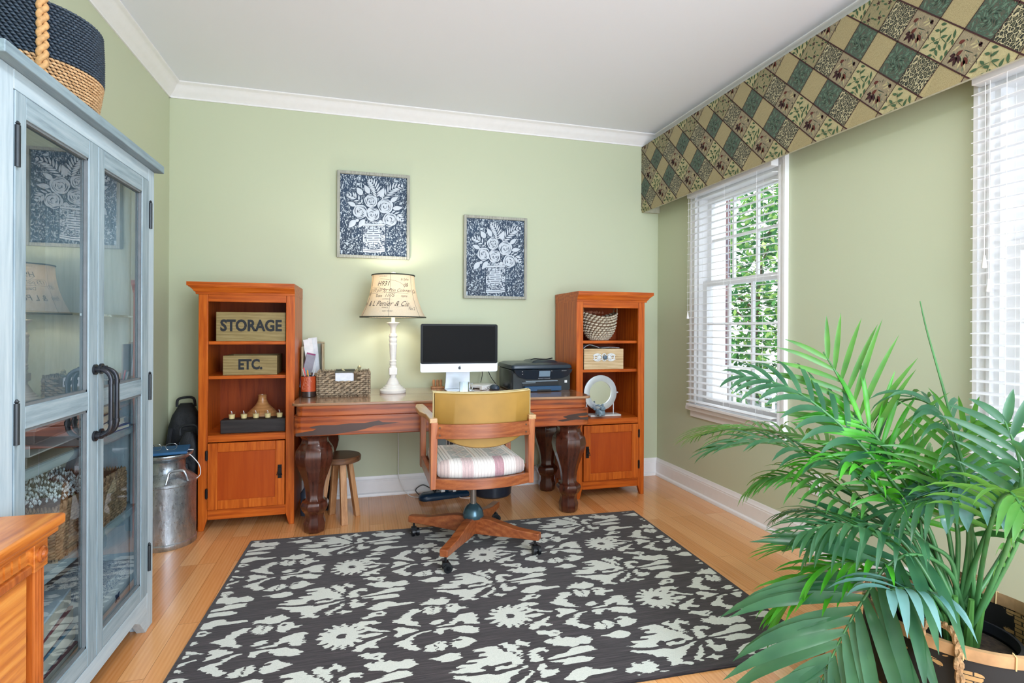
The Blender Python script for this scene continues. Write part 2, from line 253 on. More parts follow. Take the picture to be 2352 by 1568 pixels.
RUGP=[(1, [(0.632, -0.002), (0.624, 0.027), (0.603, 0.063), (0.577, 0.084), (0.563, 0.096), (0.548, 0.111), (0.541, 0.125), (0.517, 0.126), (0.486, 0.121), (0.46, 0.115), (0.467, 0.101), (0.5, 0.102), (0.514, 0.091), (0.474, 0.088), (0.471, 0.073), (0.502, 0.069), (0.507, 0.061), (0.454, 0.058), (0.432, 0.059), (0.434, 0.047), (0.463, 0.04), (0.442, 0.034), (0.399, 0.04), (0.387, 0.024), (0.417, 0.021), (0.39, 0.012), (0.364, 0.015), (0.368, 0.003), (0.407, -0.007), (0.444, -0.014), (0.481, -0.011), (0.478, 0.007), (0.495, 0.022), (0.51, 0.008), (0.541, 0.015), (0.578, 0.021), (0.601, -0.002)]), (1, [(0.634, 0.032), (0.632, 0.072), (0.623, 0.098), (0.63, 0.117), (0.649, 0.101), (0.662, 0.089), (0.671, 0.113), (0.685, 0.118), (0.663, 0.122), (0.645, 0.136), (0.656, 0.145), (0.637, 0.145), (0.619, 0.116), (0.602, 0.12), (0.599, 0.141), (0.575, 0.134), (0.563, 0.121), (0.582, 0.095), (0.606, 0.069), (0.623, 0.05)]), (1, [(0.589, 0.62), (0.599, 0.599), (0.575, 0.596), (0.538, 0.595), (0.518, 0.592), (0.511, 0.597), (0.524, 0.612), (0.551, 0.617), (0.567, 0.607)]), (1, [(0.648, 0.599), (0.628, 0.592), (0.604, 0.576), (0.572, 0.555), (0.546, 0.533), (0.527, 0.517), (0.521, 0.499), (0.547, 0.483), (0.526, 0.471), (0.5, 0.487), (0.472, 0.481), (0.465, 0.492), (0.483, 0.501), (0.47, 0.517), (0.465, 0.538), (0.435, 0.541), (0.429, 0.553), (0.415, 0.566), (0.396, 0.574), (0.366, 0.591), (0.374, 0.6), (0.424, 0.585), (0.467, 0.582), (0.502, 0.581), (0.522, 0.569), (0.556, 0.579), (0.596, 0.585), (0.622, 0.598)]), (1, [(0.638, 0.579), (0.64, 0.56), (0.624, 0.529), (0.605, 0.513), (0.586, 0.503), (0.592, 0.479), (0.571, 0.487), (0.561, 0.506), (0.581, 0.518), (0.609, 0.539)]), (1, [(0.01, 0.594), (0.031, 0.597), (0.036, 0.584), (0.028, 0.565), (0.048, 0.553), (0.069, 0.562), (0.072, 0.541), (0.057, 0.526), (0.02, 0.52), (0.009, 0.529), (0.007, 0.548), (-0.0, 0.564)]), (1, [(0.601, 0.5), (0.626, 0.505), (0.644, 0.517), (0.648, 0.503), (0.669, 0.501), (0.683, 0.495), (0.65, 0.486), (0.646, 0.474), (0.626, 0.491)]), (1, [(0.005, 0.065), (0.033, 0.079), (0.061, 0.076), (0.078, 0.057), (0.064, 0.043), (0.047, 0.056), (0.026, 0.052), (0.03, 0.035), (0.037, 0.018), (0.037, 0.002), (0.0, -0.004), (-0.004, 0.005), (-0.004, 0.028), (-0.002, 0.047)]), (1, [(0.044, 0.006), (0.086, 0.018), (0.132, 0.028), (0.159, 0.046), (0.195, 0.054), (0.232, 0.05), (0.24, 0.02), (0.196, 0.013), (0.174, 0.01), (0.098, 0.001), (0.05, -0.0)]), (1, [(0.048, 0.603), (0.092, 0.603), (0.164, 0.609), (0.19, 0.605), (0.222, 0.588), (0.191, 0.572), (0.157, 0.573), (0.123, 0.572), (0.106, 0.569), (0.087, 0.577), (0.101, 0.589), (0.062, 0.594)]), (1, [(0.071, 0.108), (0.094, 0.129), (0.109, 0.112), (0.133, 0.141), (0.144, 0.125), (0.128, 0.095), (0.164, 0.125), (0.191, 0.106), (0.236, 0.118), (0.254, 0.092), (0.234, 0.08), (0.209, 0.081), (0.166, 0.069), (0.127, 0.07), (0.1, 0.076), (0.094, 0.099)]), (1, [(0.289, 0.494), (0.318, 0.494), (0.336, 0.521), (0.342, 0.5), (0.38, 0.525), (0.411, 0.511), (0.424, 0.494), (0.401, 0.469), (0.365, 0.464), (0.339, 0.476), (0.321, 0.484), (0.302, 0.476)]), (1, [(0.035, 0.385), (0.061, 0.408), (0.114, 0.399), (0.135, 0.383), (0.106, 0.369), (0.083, 0.382), (0.074, 0.368), (0.102, 0.346), (0.135, 0.326), (0.169, 0.314), (0.164, 0.304), (0.114, 0.319), (0.077, 0.34), (0.051, 0.363)]), (1, [(0.035, 0.211), (0.052, 0.236), (0.083, 0.25), (0.115, 0.265), (0.164, 0.284), (0.131, 0.254), (0.108, 0.23), (0.135, 0.217), (0.128, 0.205), (0.096, 0.215), (0.084, 0.221), (0.077, 0.202), (0.061, 0.195)]), (1, [(0.051, 0.174), (0.077, 0.188), (0.101, 0.176), (0.14, 0.177), (0.159, 0.166), (0.147, 0.144), (0.117, 0.135), (0.086, 0.152)]), (1, [(0.052, 0.432), (0.078, 0.443), (0.095, 0.466), (0.13, 0.471), (0.157, 0.452), (0.139, 0.429), (0.104, 0.433), (0.078, 0.417)]), (1, [(0.057, 0.293), (0.082, 0.311), (0.115, 0.312), (0.131, 0.3), (0.099, 0.284), (0.074, 0.282)]), (1, [(0.173, 0.378), (0.209, 0.396), (0.228, 0.426), (0.257, 0.457), (0.293, 0.453), (0.286, 0.423), (0.258, 0.403), (0.252, 0.377), (0.277, 0.338), (0.305, 0.311), (0.284, 0.32), (0.242, 0.334), (0.208, 0.354)]), (1, [(0.182, 0.32), (0.207, 0.332), (0.241, 0.316), (0.278, 0.291), (0.248, 0.281), (0.214, 0.273), (0.189, 0.256), (0.18, 0.273), (0.198, 0.292)]), (1, [(0.319, 0.273), (0.289, 0.272), (0.262, 0.247), (0.244, 0.221), (0.248, 0.198), (0.271, 0.186), (0.282, 0.169), (0.258, 0.157), (0.238, 0.165), (0.219, 0.19), (0.192, 0.204), (0.183, 0.217), (0.205, 0.234), (0.237, 0.245), (0.255, 0.267), (0.281, 0.279), (0.315, 0.281)]), (1, [(0.334, 0.299), (0.37, 0.309), (0.397, 0.311), (0.424, 0.348), (0.459, 0.374), (0.497, 0.379), (0.518, 0.369), (0.51, 0.345), (0.514, 0.318), (0.513, 0.285), (0.482, 0.29), (0.457, 0.298), (0.451, 0.32), (0.428, 0.317), (0.412, 0.299), (0.368, 0.297)]), (1, [(0.333, 0.283), (0.372, 0.288), (0.415, 0.284), (0.455, 0.288), (0.479, 0.274), (0.508, 0.26), (0.509, 0.229), (0.476, 0.224), (0.44, 0.237), (0.412, 0.255), (0.393, 0.279), (0.37, 0.265), (0.355, 0.241), (0.334, 0.253)]), (1, [(0.324, 0.336), (0.357, 0.354), (0.383, 0.348), (0.372, 0.321), (0.336, 0.316)]), (1, [(0.3, 0.428), (0.316, 0.461), (0.335, 0.47), (0.34, 0.445), (0.336, 0.391), (0.321, 0.405)]), (1, [(0.347, 0.443), (0.363, 0.464), (0.379, 0.437), (0.367, 0.404), (0.342, 0.39)]), (1, [(0.392, 0.435), (0.41, 0.468), (0.452, 0.463), (0.458, 0.429), (0.492, 0.435), (0.484, 0.418), (0.45, 0.412), (0.428, 0.386), (0.404, 0.405)]), (1, [(0.287, 0.506), (0.329, 0.505), (0.346, 0.536), (0.363, 0.507), (0.389, 0.536), (0.428, 0.498), (0.397, 0.476), (0.35, 0.477)]), (1, [(0.285, 0.154), (0.308, 0.184), (0.334, 0.2), (0.329, 0.137), (0.308, 0.138)]), (1, [(0.342, 0.199), (0.359, 0.202), (0.376, 0.169), (0.361, 0.144), (0.337, 0.135)]), (1, [(0.387, 0.159), (0.396, 0.2), (0.431, 0.216), (0.466, 0.192), (0.489, 0.176), (0.461, 0.157), (0.434, 0.142), (0.408, 0.137)]), (1, [(0.286, 0.1), (0.317, 0.1), (0.337, 0.108), (0.374, 0.12), (0.412, 0.108), (0.409, 0.078), (0.376, 0.066), (0.345, 0.07), (0.323, 0.088)]), (1, [(0.076, 0.103), (0.102, 0.103), (0.132, 0.122), (0.148, 0.121), (0.14, 0.088), (0.163, 0.096), (0.196, 0.085), (0.223, 0.094), (0.257, 0.09), (0.253, 0.069), (0.222, 0.06), (0.196, 0.069), (0.169, 0.053), (0.133, 0.068), (0.103, 0.084)]), (1, [(0.076, 0.497), (0.102, 0.519), (0.129, 0.541), (0.167, 0.547), (0.203, 0.52), (0.264, 0.52), (0.268, 0.505), (0.212, 0.499), (0.166, 0.499), (0.139, 0.478), (0.113, 0.479)]), (0, [(0.435, 0.315), (0.452, 0.324), (0.459, 0.301), (0.439, 0.293)]), (0, [(0.411, 0.453), (0.428, 0.453), (0.425, 0.438), (0.411, 0.439)]), (0, [(0.395, 0.193), (0.422, 0.202), (0.428, 0.19), (0.403, 0.185)]), (0, [(0.116, 0.158), (0.135, 0.161), (0.14, 0.153), (0.121, 0.151)]), (0, [(0.112, 0.457), (0.134, 0.457), (0.139, 0.445), (0.117, 0.444)]), (1, [(0.701, 0.315), (0.734, 0.323), (0.744, 0.334), (0.73, 0.341), (0.696, 0.336), (0.722, 0.357), (0.727, 0.371), (0.711, 0.371), (0.683, 0.354), (0.698, 0.382), (0.696, 0.397), (0.682, 0.391), (0.663, 0.364), (0.664, 0.397), (0.656, 0.409), (0.646, 0.398), (0.64, 0.367), (0.628, 0.397), (0.615, 0.405), (0.61, 0.391), (0.619, 0.36), (0.594, 0.382), (0.579, 0.385), (0.581, 0.371), (0.602, 0.345), (0.57, 0.357), (0.555, 0.353), (0.562, 0.341), (0.592, 0.326), (0.559, 0.323), (0.546, 0.315), (0.559, 0.306), (0.592, 0.304), (0.562, 0.289), (0.555, 0.276), (0.57, 0.273), (0.602, 0.284), (0.581, 0.259), (0.579, 0.244), (0.594, 0.247), (0.619, 0.269), (0.61, 0.238), (0.615, 0.224), (0.628, 0.233), (0.64, 0.263), (0.646, 0.231), (0.656, 0.22), (0.664, 0.233), (0.663, 0.265), (0.682, 0.238), (0.696, 0.232), (0.698, 0.247), (0.683, 0.276), (0.711, 0.259), (0.727, 0.259), (0.722, 0.273), (0.696, 0.293), (0.73, 0.289), (0.744, 0.295), (0.734, 0.306)]), (0, [(0.666, 0.315), (0.661, 0.326), (0.65, 0.332), (0.636, 0.33), (0.627, 0.321), (0.627, 0.309), (0.636, 0.299), (0.649, 0.297), (0.661, 0.303)])]
RUGO=(0.7373,-0.6094)
FRONDS=[(118, 0.2, 0.022, 0.25, 1, [[2.92, -2.76, 0.3], [2.868, -2.699, 0.522], [2.825, -2.619, 0.675], [2.793, -2.558, 0.828], [2.765, -2.506, 0.957], [2.743, -2.464, 1.048], [2.726, -2.433, 1.109]]), (135, 0.17, 0.024, 0.8, 0, [[2.885, -2.746, 0.3], [2.851, -2.711, 0.568], [2.788, -2.648, 0.705], [2.722, -2.582, 0.823], [2.656, -2.516, 0.914], [2.592, -2.452, 0.981], [2.525, -2.385, 1.013], [2.462, -2.322, 1.02]]), (142, 0.2, 0.024, 0.6, 0, [[2.902, -2.78, 0.3], [2.819, -2.696, 0.566], [2.695, -2.6, 0.723], [2.609, -2.533, 0.767], [2.52, -2.463, 0.808], [2.445, -2.404, 0.803], [2.362, -2.34, 0.769]]), (112, 0.24, 0.018, 0.7, 1, [[2.912, -2.744, 0.3], [2.865, -2.674, 0.566], [2.807, -2.53, 0.721], [2.751, -2.391, 0.789], [2.687, -2.232, 0.801], [2.627, -2.085, 0.785], [2.576, -1.957, 0.737]]), (160, 0.2, 0.024, 1.3, 0, [[2.88, -2.763, 0.3], [2.88, -2.753, 0.491], [2.809, -2.727, 0.555], [2.731, -2.698, 0.594], [2.65, -2.669, 0.607], [2.574, -2.641, 0.602], [2.51, -2.618, 0.56]]), (172, 0.36, 0.034, 0.5, 0, [[2.917, -2.771, 0.3], [2.875, -2.757, 0.455], [2.811, -2.747, 0.515], [2.741, -2.738, 0.534], [2.695, -2.731, 0.523], [2.645, -2.724, 0.491], [2.596, -2.717, 0.424], [2.552, -2.711, 0.361], [2.512, -2.705, 0.294], [2.472, -2.7, 0.219], [2.45, -2.697, 0.17]]), (128, 0.19, 0.024, 0.3, 2, [[2.895, -2.741, 0.3], [2.826, -2.665, 0.433], [2.737, -2.551, 0.47], [2.679, -2.477, 0.462], [2.634, -2.419, 0.446], [2.605, -2.382, 0.417]]), (150, 0.19, 0.026, 0.6, 2, [[2.891, -2.778, 0.3], [2.797, -2.701, 0.439], [2.693, -2.641, 0.451], [2.599, -2.586, 0.411], [2.542, -2.554, 0.38], [2.504, -2.531, 0.329], [2.477, -2.516, 0.27]]), (105, 0.17, 0.018, 1.2, 0, [[2.919, -2.753, 0.3], [2.906, -2.782, 0.627], [2.898, -2.751, 0.81], [2.891, -2.726, 0.896], [2.883, -2.696, 0.947], [2.872, -2.655, 0.97], [2.861, -2.613, 0.96], [2.85, -2.574, 0.92]]), (185, 0.24, 0.036, 1.0, 3, [[2.882, -2.752, 0.3], [3.111, -2.742, 0.514], [3.203, -2.734, 0.651], [3.153, -2.738, 0.718], [3.024, -2.749, 0.736], [2.913, -2.759, 0.727], [2.826, -2.767, 0.692]]), (255, 0.19, 0.026, 0.4, 0, [[2.908, -2.778, 0.3], [2.86, -2.909, 0.629], [2.852, -2.938, 0.777], [2.854, -2.932, 0.854], [2.861, -2.905, 0.917], [2.867, -2.883, 0.96]]), (100, 0.17, 0.02, 0.5, 1, [[2.906, -2.741, 0.3], [2.903, -2.778, 0.562], [2.901, -2.764, 0.723], [2.898, -2.75, 0.81], [2.9, -2.761, 0.876], [2.907, -2.797, 0.927]]), (138, 0.13, 0.018, 1.2, 1, [[2.883, -2.77, 0.3], [2.8, -2.67, 0.531], [2.688, -2.569, 0.629], [2.613, -2.502, 0.672], [2.563, -2.457, 0.692], [2.512, -2.41, 0.676], [2.466, -2.369, 0.62]]), (118, 0.12, 0.016, 0.9, 0, [[2.92, -2.764, 0.3], [2.863, -2.69, 0.466], [2.809, -2.59, 0.52], [2.752, -2.482, 0.558], [2.71, -2.403, 0.555], [2.677, -2.341, 0.532], [2.654, -2.298, 0.494]]), (190, 0.18, 0.026, 1.0, 3, [[2.888, -2.744, 0.3], [2.861, -2.767, 0.397], [2.73, -2.79, 0.45], [2.628, -2.808, 0.483], [2.541, -2.823, 0.492]]), (125, 0.2, 0.02, 0.5, 2, [[2.897, -2.78, 0.3], [2.855, -2.695, 0.588], [2.811, -2.633, 0.747], [2.778, -2.586, 0.848], [2.744, -2.537, 0.897], [2.701, -2.476, 0.911]]), (110, 0.2, 0.02, 0.7, 1, [[2.915, -2.747, 0.3], [2.89, -2.733, 0.572], [2.875, -2.692, 0.705], [2.856, -2.639, 0.773], [2.835, -2.583, 0.789], [2.814, -2.524, 0.748]]), (165, 0.2, 0.024, 0.9, 0, [[2.88, -2.759, 0.3], [2.941, -2.771, 0.505], [2.915, -2.764, 0.633], [2.852, -2.747, 0.684], [2.778, -2.727, 0.684], [2.703, -2.707, 0.645]]), (300, 0.22, 0.026, 0.8, 1, [[2.914, -2.774, 0.3], [2.949, -2.844, 0.522], [2.967, -2.876, 0.63], [2.987, -2.912, 0.688], [3.012, -2.954, 0.689]]), (130, 0.18, 0.022, 0.6, 2, [[2.899, -2.74, 0.3], [2.895, -2.754, 0.592], [2.869, -2.723, 0.714], [2.849, -2.699, 0.748], [2.814, -2.658, 0.766], [2.779, -2.616, 0.731]]), (160, 0.16, 0.02, 0.8, 2, [[2.887, -2.775, 0.3], [2.801, -2.724, 0.436], [2.685, -2.682, 0.496], [2.616, -2.656, 0.493], [2.545, -2.631, 0.477], [2.498, -2.614, 0.435]])]
SPEARS=[[[2.917, -2.785, 0.374], [2.911, -2.776, 0.624], [2.906, -2.768, 0.75], [2.878, -2.727, 0.994], [2.854, -2.692, 1.179], [2.844, -2.677, 1.274]], [[2.916, -2.779, 0.371], [2.849, -2.7, 0.472], [2.837, -2.684, 0.697], [2.824, -2.669, 0.907]]]
# ------------------------------------------------------------------ room shell
m = MB().box(-.12, W+.12, YR-.1, .12, -.1, 0); struct(m.build('floor', FLOOR))
m = MB().box(-.12, W+.12, YR-.1, .12, H, H+.1); struct(m.build('ceiling', CEIL))
struct(MB().box(-.12, W+.12, 0, .12, 0, H).build('wall_back', WALL))
struct(MB().box(-.12, 0, YR-.1, 0, 0, H).build('wall_left', WALL))
WIN = [(-.54, -1.35), (-2.44, -3.25), (-3.75, -4.75)]; WZ0, WZ1 = .63, 2.13
m = MB(); ys = [0]+[y for w in WIN for y in w]+[YR-.1]
for i in range(0, len(ys), 2): m.box(W, W+.12, ys[i+1], ys[i], 0, H)
for a, b in WIN: m.box(W, W+.12, b, a, 0, WZ0); m.box(W, W+.12, b, a, WZ1, H)
struct(m.build('wall_right', WALL))
m = MB().box(0, .25, YR-.1, YR, 0, H).box(3.25, W, YR-.1, YR, 0, H).box(.25, 3.25, YR-.1, YR, 2.62, H); struct(m.build('wall_rear', WALL))
# crown moulding
CP = [(0, 0), (.0, -.088), (.008, -.088), (.008, -.078), (.014, -.072), (.018, -.066), (.03, -.056), (.046, -.036), (.056, -.02), (.064, -.014), (.07, -.012), (.078, -.006), (.078, 0)]
def crown(name, fn, l0, l1):
    m = MB(); m.loft([[fn(d, l, H+z) for d, z in CP] for l in (l0, l1)]); struct(m.build(name, TRIM, smooth=True, angle=math.radians(25)))
crown('trim_crown_back', lambda d, l, z: (l, -d, z), 0, W)
crown('trim_crown_left', lambda d, l, z: (d, l, z), YR, 0)
crown('trim_crown_right', lambda d, l, z: (W-d, l, z), YR, 0)
BP = [(0, 0), (.03, 0), (.03, .008), (.026, .018), (.016, .026), (.015, .1), (.013, .104), (.013, .112), (.009, .118), (.007, .128), (.004, .137), (0, .137)]
def base(name, fn, l0, l1):
    m = MB(); m.loft([[fn(d, l, z) for d, z in BP] for l in (l0, l1)]); struct(m.build(name, TRIM, smooth=True, angle=math.radians(25)))
base('baseboard_back', lambda d, l, z: (l, -d, z), 0, W)
base('baseboard_left', lambda d, l, z: (d, l, z), YR, 0)
base('baseboard_right', lambda d, l, z: (W-d, l, z), YR, 0)

t = NT('window_glass'); tr = t.n('ShaderNodeBsdfTransparent'); gl = t.n('ShaderNodeBsdfGlossy'); gl.inputs['Roughness'].default_value = .02
fr = t.n('ShaderNodeFresnel'); fr.inputs[0].default_value = 1.45; ge = t.n('ShaderNodeNewGeometry'); mx = t.n('ShaderNodeMixShader'); t.l(t.math('MULTIPLY', fr.outputs[0], t.math('SUBTRACT', 1, ge.outputs['Backfacing'])), mx.inputs[0]); t.l(tr.outputs[0], mx.inputs[1]); t.l(gl.outputs[0], mx.inputs[2]); t.l(mx.outputs[0], t.out.inputs[0]); GLASS = t.m
t = NT('cabinet_glass'); tr = t.n('ShaderNodeBsdfTransparent'); tr.inputs[0].default_value = (.93, .97, .97, 1); gl = t.n('ShaderNodeBsdfGlossy'); gl.inputs['Roughness'].default_value = .004
fr = t.n('ShaderNodeFresnel'); fr.inputs[0].default_value = 3.5; ge = t.n('ShaderNodeNewGeometry'); mx = t.n('ShaderNodeMixShader'); t.l(t.math('MULTIPLY', fr.outputs[0], t.math('SUBTRACT', 1, ge.outputs['Backfacing'])), mx.inputs[0]); t.l(tr.outputs[0], mx.inputs[1]); t.l(gl.outputs[0], mx.inputs[2]); t.l(mx.outputs[0], t.out.inputs[0]); CGLASS = t.m

def window(n, y0, y1):
    e = bpy.data.objects.new('window_%d' % n, None); COL.objects.link(e); e.location = (W, (y0+y1)/2, WZ0); struct(e)
    h = abs(y1-y0)/2; Z = WZ1-WZ0; cw = .055
    m = MB()
    for s in (-1, 1):
        a, b = sorted((s*h, s*(h+cw))); m.box(-.018, 0, a, b, 0, Z); a, b = sorted((s*(h+cw-.014), s*(h+cw))); m.box(-.028, 0, a-.001, b+.001, 0, Z+cw+.001)
        a, b = sorted((s*h, s*(h+.01))); m.box(-.023, 0, a-.001, b+.001, 0, Z-.001)
    m.box(-.018, 0, -h-cw, h+cw, Z, Z+cw)
    for s in (-1, 1): a, b = sorted((s*h, s*(h-.02))); m.box(0, .12, a, b, 0, Z)
    m.box(.0005, .1195, -h+.0005, h-.0005, Z-.02, Z+.0005); m.build('window_casing', TRIM, e)
    MB().box(-.05, .12, -h-cw-.012, h+cw+.012, -.028, 0).build('window_sill', TRIM, e, .005)
    MB().box(-.016, 0, -h-cw, h+cw, -.078, -.028).build('window_apron', TRIM, e, .003)
    zm = 1.505-WZ0; hi = h-.02
    for nm, x0, za, zb, rows in (('lower_sash', .035, 0, zm+.02, [(.60, )]), ('upper_sash', .07, zm-.02, Z-.02, [])):
        m = MB(); sw = .045
        m.box(x0, x0+.032, -hi, -hi+sw, za, zb); m.box(x0, x0+.032, hi-sw, hi, za, zb); m.box(x0+.0006, x0+.0314, -hi+.0006, hi-.0006, za+.0006, za+(.06 if nm[0] == 'l' else .04)); m.box(x0+.0006, x0+.0314, -hi+.0006, hi-.0006, zb-.04, zb-.0006)
        for k in (1, 2): yy = -hi+sw+(2*hi-2*sw)*k/3; m.box(x0+.006, x0+.026, yy-.008, yy+.008, za+.001, zb-.001)
        zz = 1.222-WZ0 if nm[0] == 'l' else zb-.30
        m.box(x0+.0066, x0+.0254, -hi+.001, hi-.001, zz-.008, zz+.008); so = m.build(nm, TRIM, e)
        MB().box(x0+.014, x0+.018, -hi+.03, hi-.03, za+.03, zb-.03).build('glass', GLASS, so)
    return e
for i, (a, b) in enumerate(WIN): window(i+1, a, b)

def blind(y0, y1, label, tass, first=[None]):
    e = thing('window_blind', label, 'blind', (W-.03, (y0+y1)/2, WZ0), 0, 'white window blinds')
    h = abs(y1-y0)/2; n = 32; z0 = .045; pitch = .0455
    MB().box(-.05, .0, -h, h, WZ1-WZ0-.01, WZ1-WZ0+.05).build('head_rail', BLIND, e, .003)
    me = None
    for k in range(n):
        z = z0+k*pitch
        if me is None:
            m = MB(); a = math.radians(7); pr = [(-.0235, -.0016), (0, .0002), (.0235, -.0016)]
            pts = [(x*math.cos(a), x*math.sin(a)+z2) for x, z2 in pr]; ring = pts+[(x, z2+.0026) for x, z2 in reversed(pts)]
            m.loft([[(x-.024, y, z2) for x, z2 in ring] for y in (-h, h)]); o = m.build('slat', BLIND, e); me = o.data
        else: o = bpy.data.objects.new('slat', me); COL.objects.link(o); o.parent = e
        o.location = (0, 0, z)
    MB().box(-.05, 0, -h, h, .008, .026).build('bottom_rail', BLIND, e, .003)
    m = MB()
    for y in (-h+.12, 0, h-.12):
        for x in (-.049, -.001): m.tube([(x, y, .02), (x, y, WZ1-WZ0)], .0009, 5)
    m.build('ladder_cord', BLIND, e)
    m = MB()
    for y, zt in tass:
        m.tube([(-.058, y, zt+.03-WZ0), (-.056, y, WZ1-WZ0-.02)], .001, 5)
        q = MB().lathe([(.003, zt+.035-WZ0), (.005, zt+.02-WZ0), (.009, zt-.008-WZ0), (.0085, zt-.012-WZ0), (.002, zt-.014-WZ0)], 12, (-.058, y)); q.build('tassel', BLIND, e, smooth=True)
    if tass: m.build('lift_cord', BLIND, e)
    return e
blind(-.528, -1.36, 'white slatted blind on the window beside the taller far corner, garden showing through', [(.385, 1.27)])
blind(-2.41, -3.27, 'white slatted blind at the right edge of the photo with two cord tassels', [(.375, 1.43), (.36, 1.34)])

# ------------------------------------------------------------------ outside
t = NT('porch_boards'); t.col(t.ramp(t.noise(t.coord('Object', (1, 12, 1)), 4), [(.3, '#8f959a'), (.7, '#b9bec2')])).p(.7); 
struct(MB().box(W+.12, 16, -7, 14, -.25, -.15).build('porch_floor', t.m))
t = NT('clapboard'); wv = t.n('ShaderNodeTexWave', wave_type='BANDS', bands_direction='Z', wave_profile='SAW'); t.l(t.coord(), wv.inputs[0]); wv.inputs['Scale'].default_value = 3.2
t.col('#b4bac2').p(.6).bump(wv.outputs['Fac'], .6, .02)
tag(MB().box(5.2, 5.35, -5.2, -.6, -.15, 3.4).build('siding_wall', t.m), 'white clapboard house wall seen outside through the right window blind', 'wall')
e = thing('porch_column', 'white square porch column outside the garden window', 'column', (5.2, 1.62, -.15))
MB().box(-.09, .09, -.13, .13, 0, 3.4).build('shaft', TRIM, e, .01); MB().box(-.12, .12, -.16, .16, 0, .2).build('plinth', TRIM, e, .01)
t = NT('brick'); br = t.n('ShaderNodeTexBrick'); t.l(t.coord('Object', (1, 1, 1), (PI/2, 0, PI/2)), br.inputs['Vector']); br.inputs['Scale'].default_value = 4.5; br.inputs['Color1'].default_value = L('#7a5a58'); br.inputs['Color2'].default_value = L('#5c4a50'); br.inputs['Mortar'].default_value = L('#9aa0aa')
t.l(br.outputs['Color'], t.b.inputs['Base Color']); t.p(.8)
tag(MB().box(5.5, 5.58, 1.80, 2.1, -.15, 3.4).build('brick_pier', t.m), 'dark brick pier outside behind the white porch column', 'pillar')
e = thing('porch_railing', 'white porch railing with turned balusters below the garden window view', 'railing', (5.0, .4, -.15))
MB().box(-.04, .04, -1.6, 1.05, .88, .94).build('top_rail', TRIM, e, .01); MB().box(-.03, .03, -1.6, 1.05, .08, .13).build('bottom_rail', TRIM, e, .006)
m = MB().lathe([(.022, .13), (.022, .24), (.014, .27), (.03, .36), (.026, .46), (.015, .56), (.013, .68), (.022, .72), (.022, .88)], 12); me = None
for k in range(19):
    if me is None: o = m.build('baluster', TRIM, e, smooth=True); me = o.data
    else: o = bpy.data.objects.new('baluster', me); COL.objects.link(o); o.parent = e
    o.location = (0, -1.55+k*.14, 0)
LEAF = []
for nm, c in (('leaf_dark', '#2f6b3a'), ('leaf_mid', '#5a9a4e'), ('leaf_light', '#a4c86a')):
    t = NT(nm); t.col(c).p(.5); t.b.inputs['Transmission Weight'].default_value = 0; t.b.inputs['Subsurface Weight'].default_value = 0; LEAF.append(t.m)
for (x, y, sx, sy, z0, z1, n, lab) in ((8.2, 4.5, .8, 1.5, .0, 4.4, 6500, 'leafy green shrub tree outside the window, sky between its leaves'), (9.8, 2.2, .8, 1.3, -.1, 2.6, 2600, 'lower green shrub outside to the right of the leafy tree')):
    e = thing('garden_tree', lab, 'tree', (x, y, -.15)); m = MB()
    m.tube([(0, 0, 0), (.05, .1, 1.2), (0, -.1, 2.3), (.1, .1, z1-.6)], [.08, .06, .04, .02], 8)
    for k in range(8): a = k*.8; m.tube([(0, 0, .8+k*.3), (sx*.6*math.cos(a), sy*.7*math.sin(a), 1.3+k*.32)], [.025, .008], 6)
    m.build('trunk', plain('bark', '#5a4a3a', .9), e, smooth=True)
    m = MB()
    for k in range(n):
        a = rnd.uniform(0, 2*PI); r = math.sqrt(rnd.random()); z = rnd.uniform(z0, z1); px, py = sx*r*math.cos(a), sy*r*math.sin(a)
        cl = math.sin(px*7+z*5)*math.sin(py*5-z*4)
        if cl < -.6: continue
        d = Vector((rnd.gauss(0, 1), rnd.gauss(0, 1), rnd.gauss(0, .7))).normalized(); u = d.cross(Vector((rnd.random(), rnd.random(), 1))).normalized(); s_ = rnd.uniform(.05, .1)
        c0 = Vector((px, py, z)); m.add([c0-d*s_, c0+u*s_*.45, c0+d*s_*1.1, c0-u*s_*.45], [(0, 1, 2, 3)], rnd.choices((0, 1, 2), (4, 4, 3))[0])
    m.build('foliage', LEAF, e, recalc=False)

e = thing('added_ceiling_lamp', 'round white flush ceiling lamp, added out of view to brighten the floor', 'ceiling lamp', (1.45, -2.75, H))  # unseen fixture, put in to brighten the floor from above
MB().lathe([(.20, 0), (.20, -.03), (.17, -.05)], 40).build('canopy', TRIM, e, smooth=True, angle=.6)
t = NT('added_lamp_diffuser'); em = t.n('ShaderNodeEmission'); em.inputs[0].default_value = (1, .98, .95, 1); em.inputs[1].default_value = 4; t.l(em.outputs[0], t.out.inputs[0])  # glow of the added fixture
MB().lathe([(.165, -.05), (.155, -.085), (.11, -.11), (.04, -.125), (.001, -.127)], 40).build('diffuser', t.m, e, smooth=True)
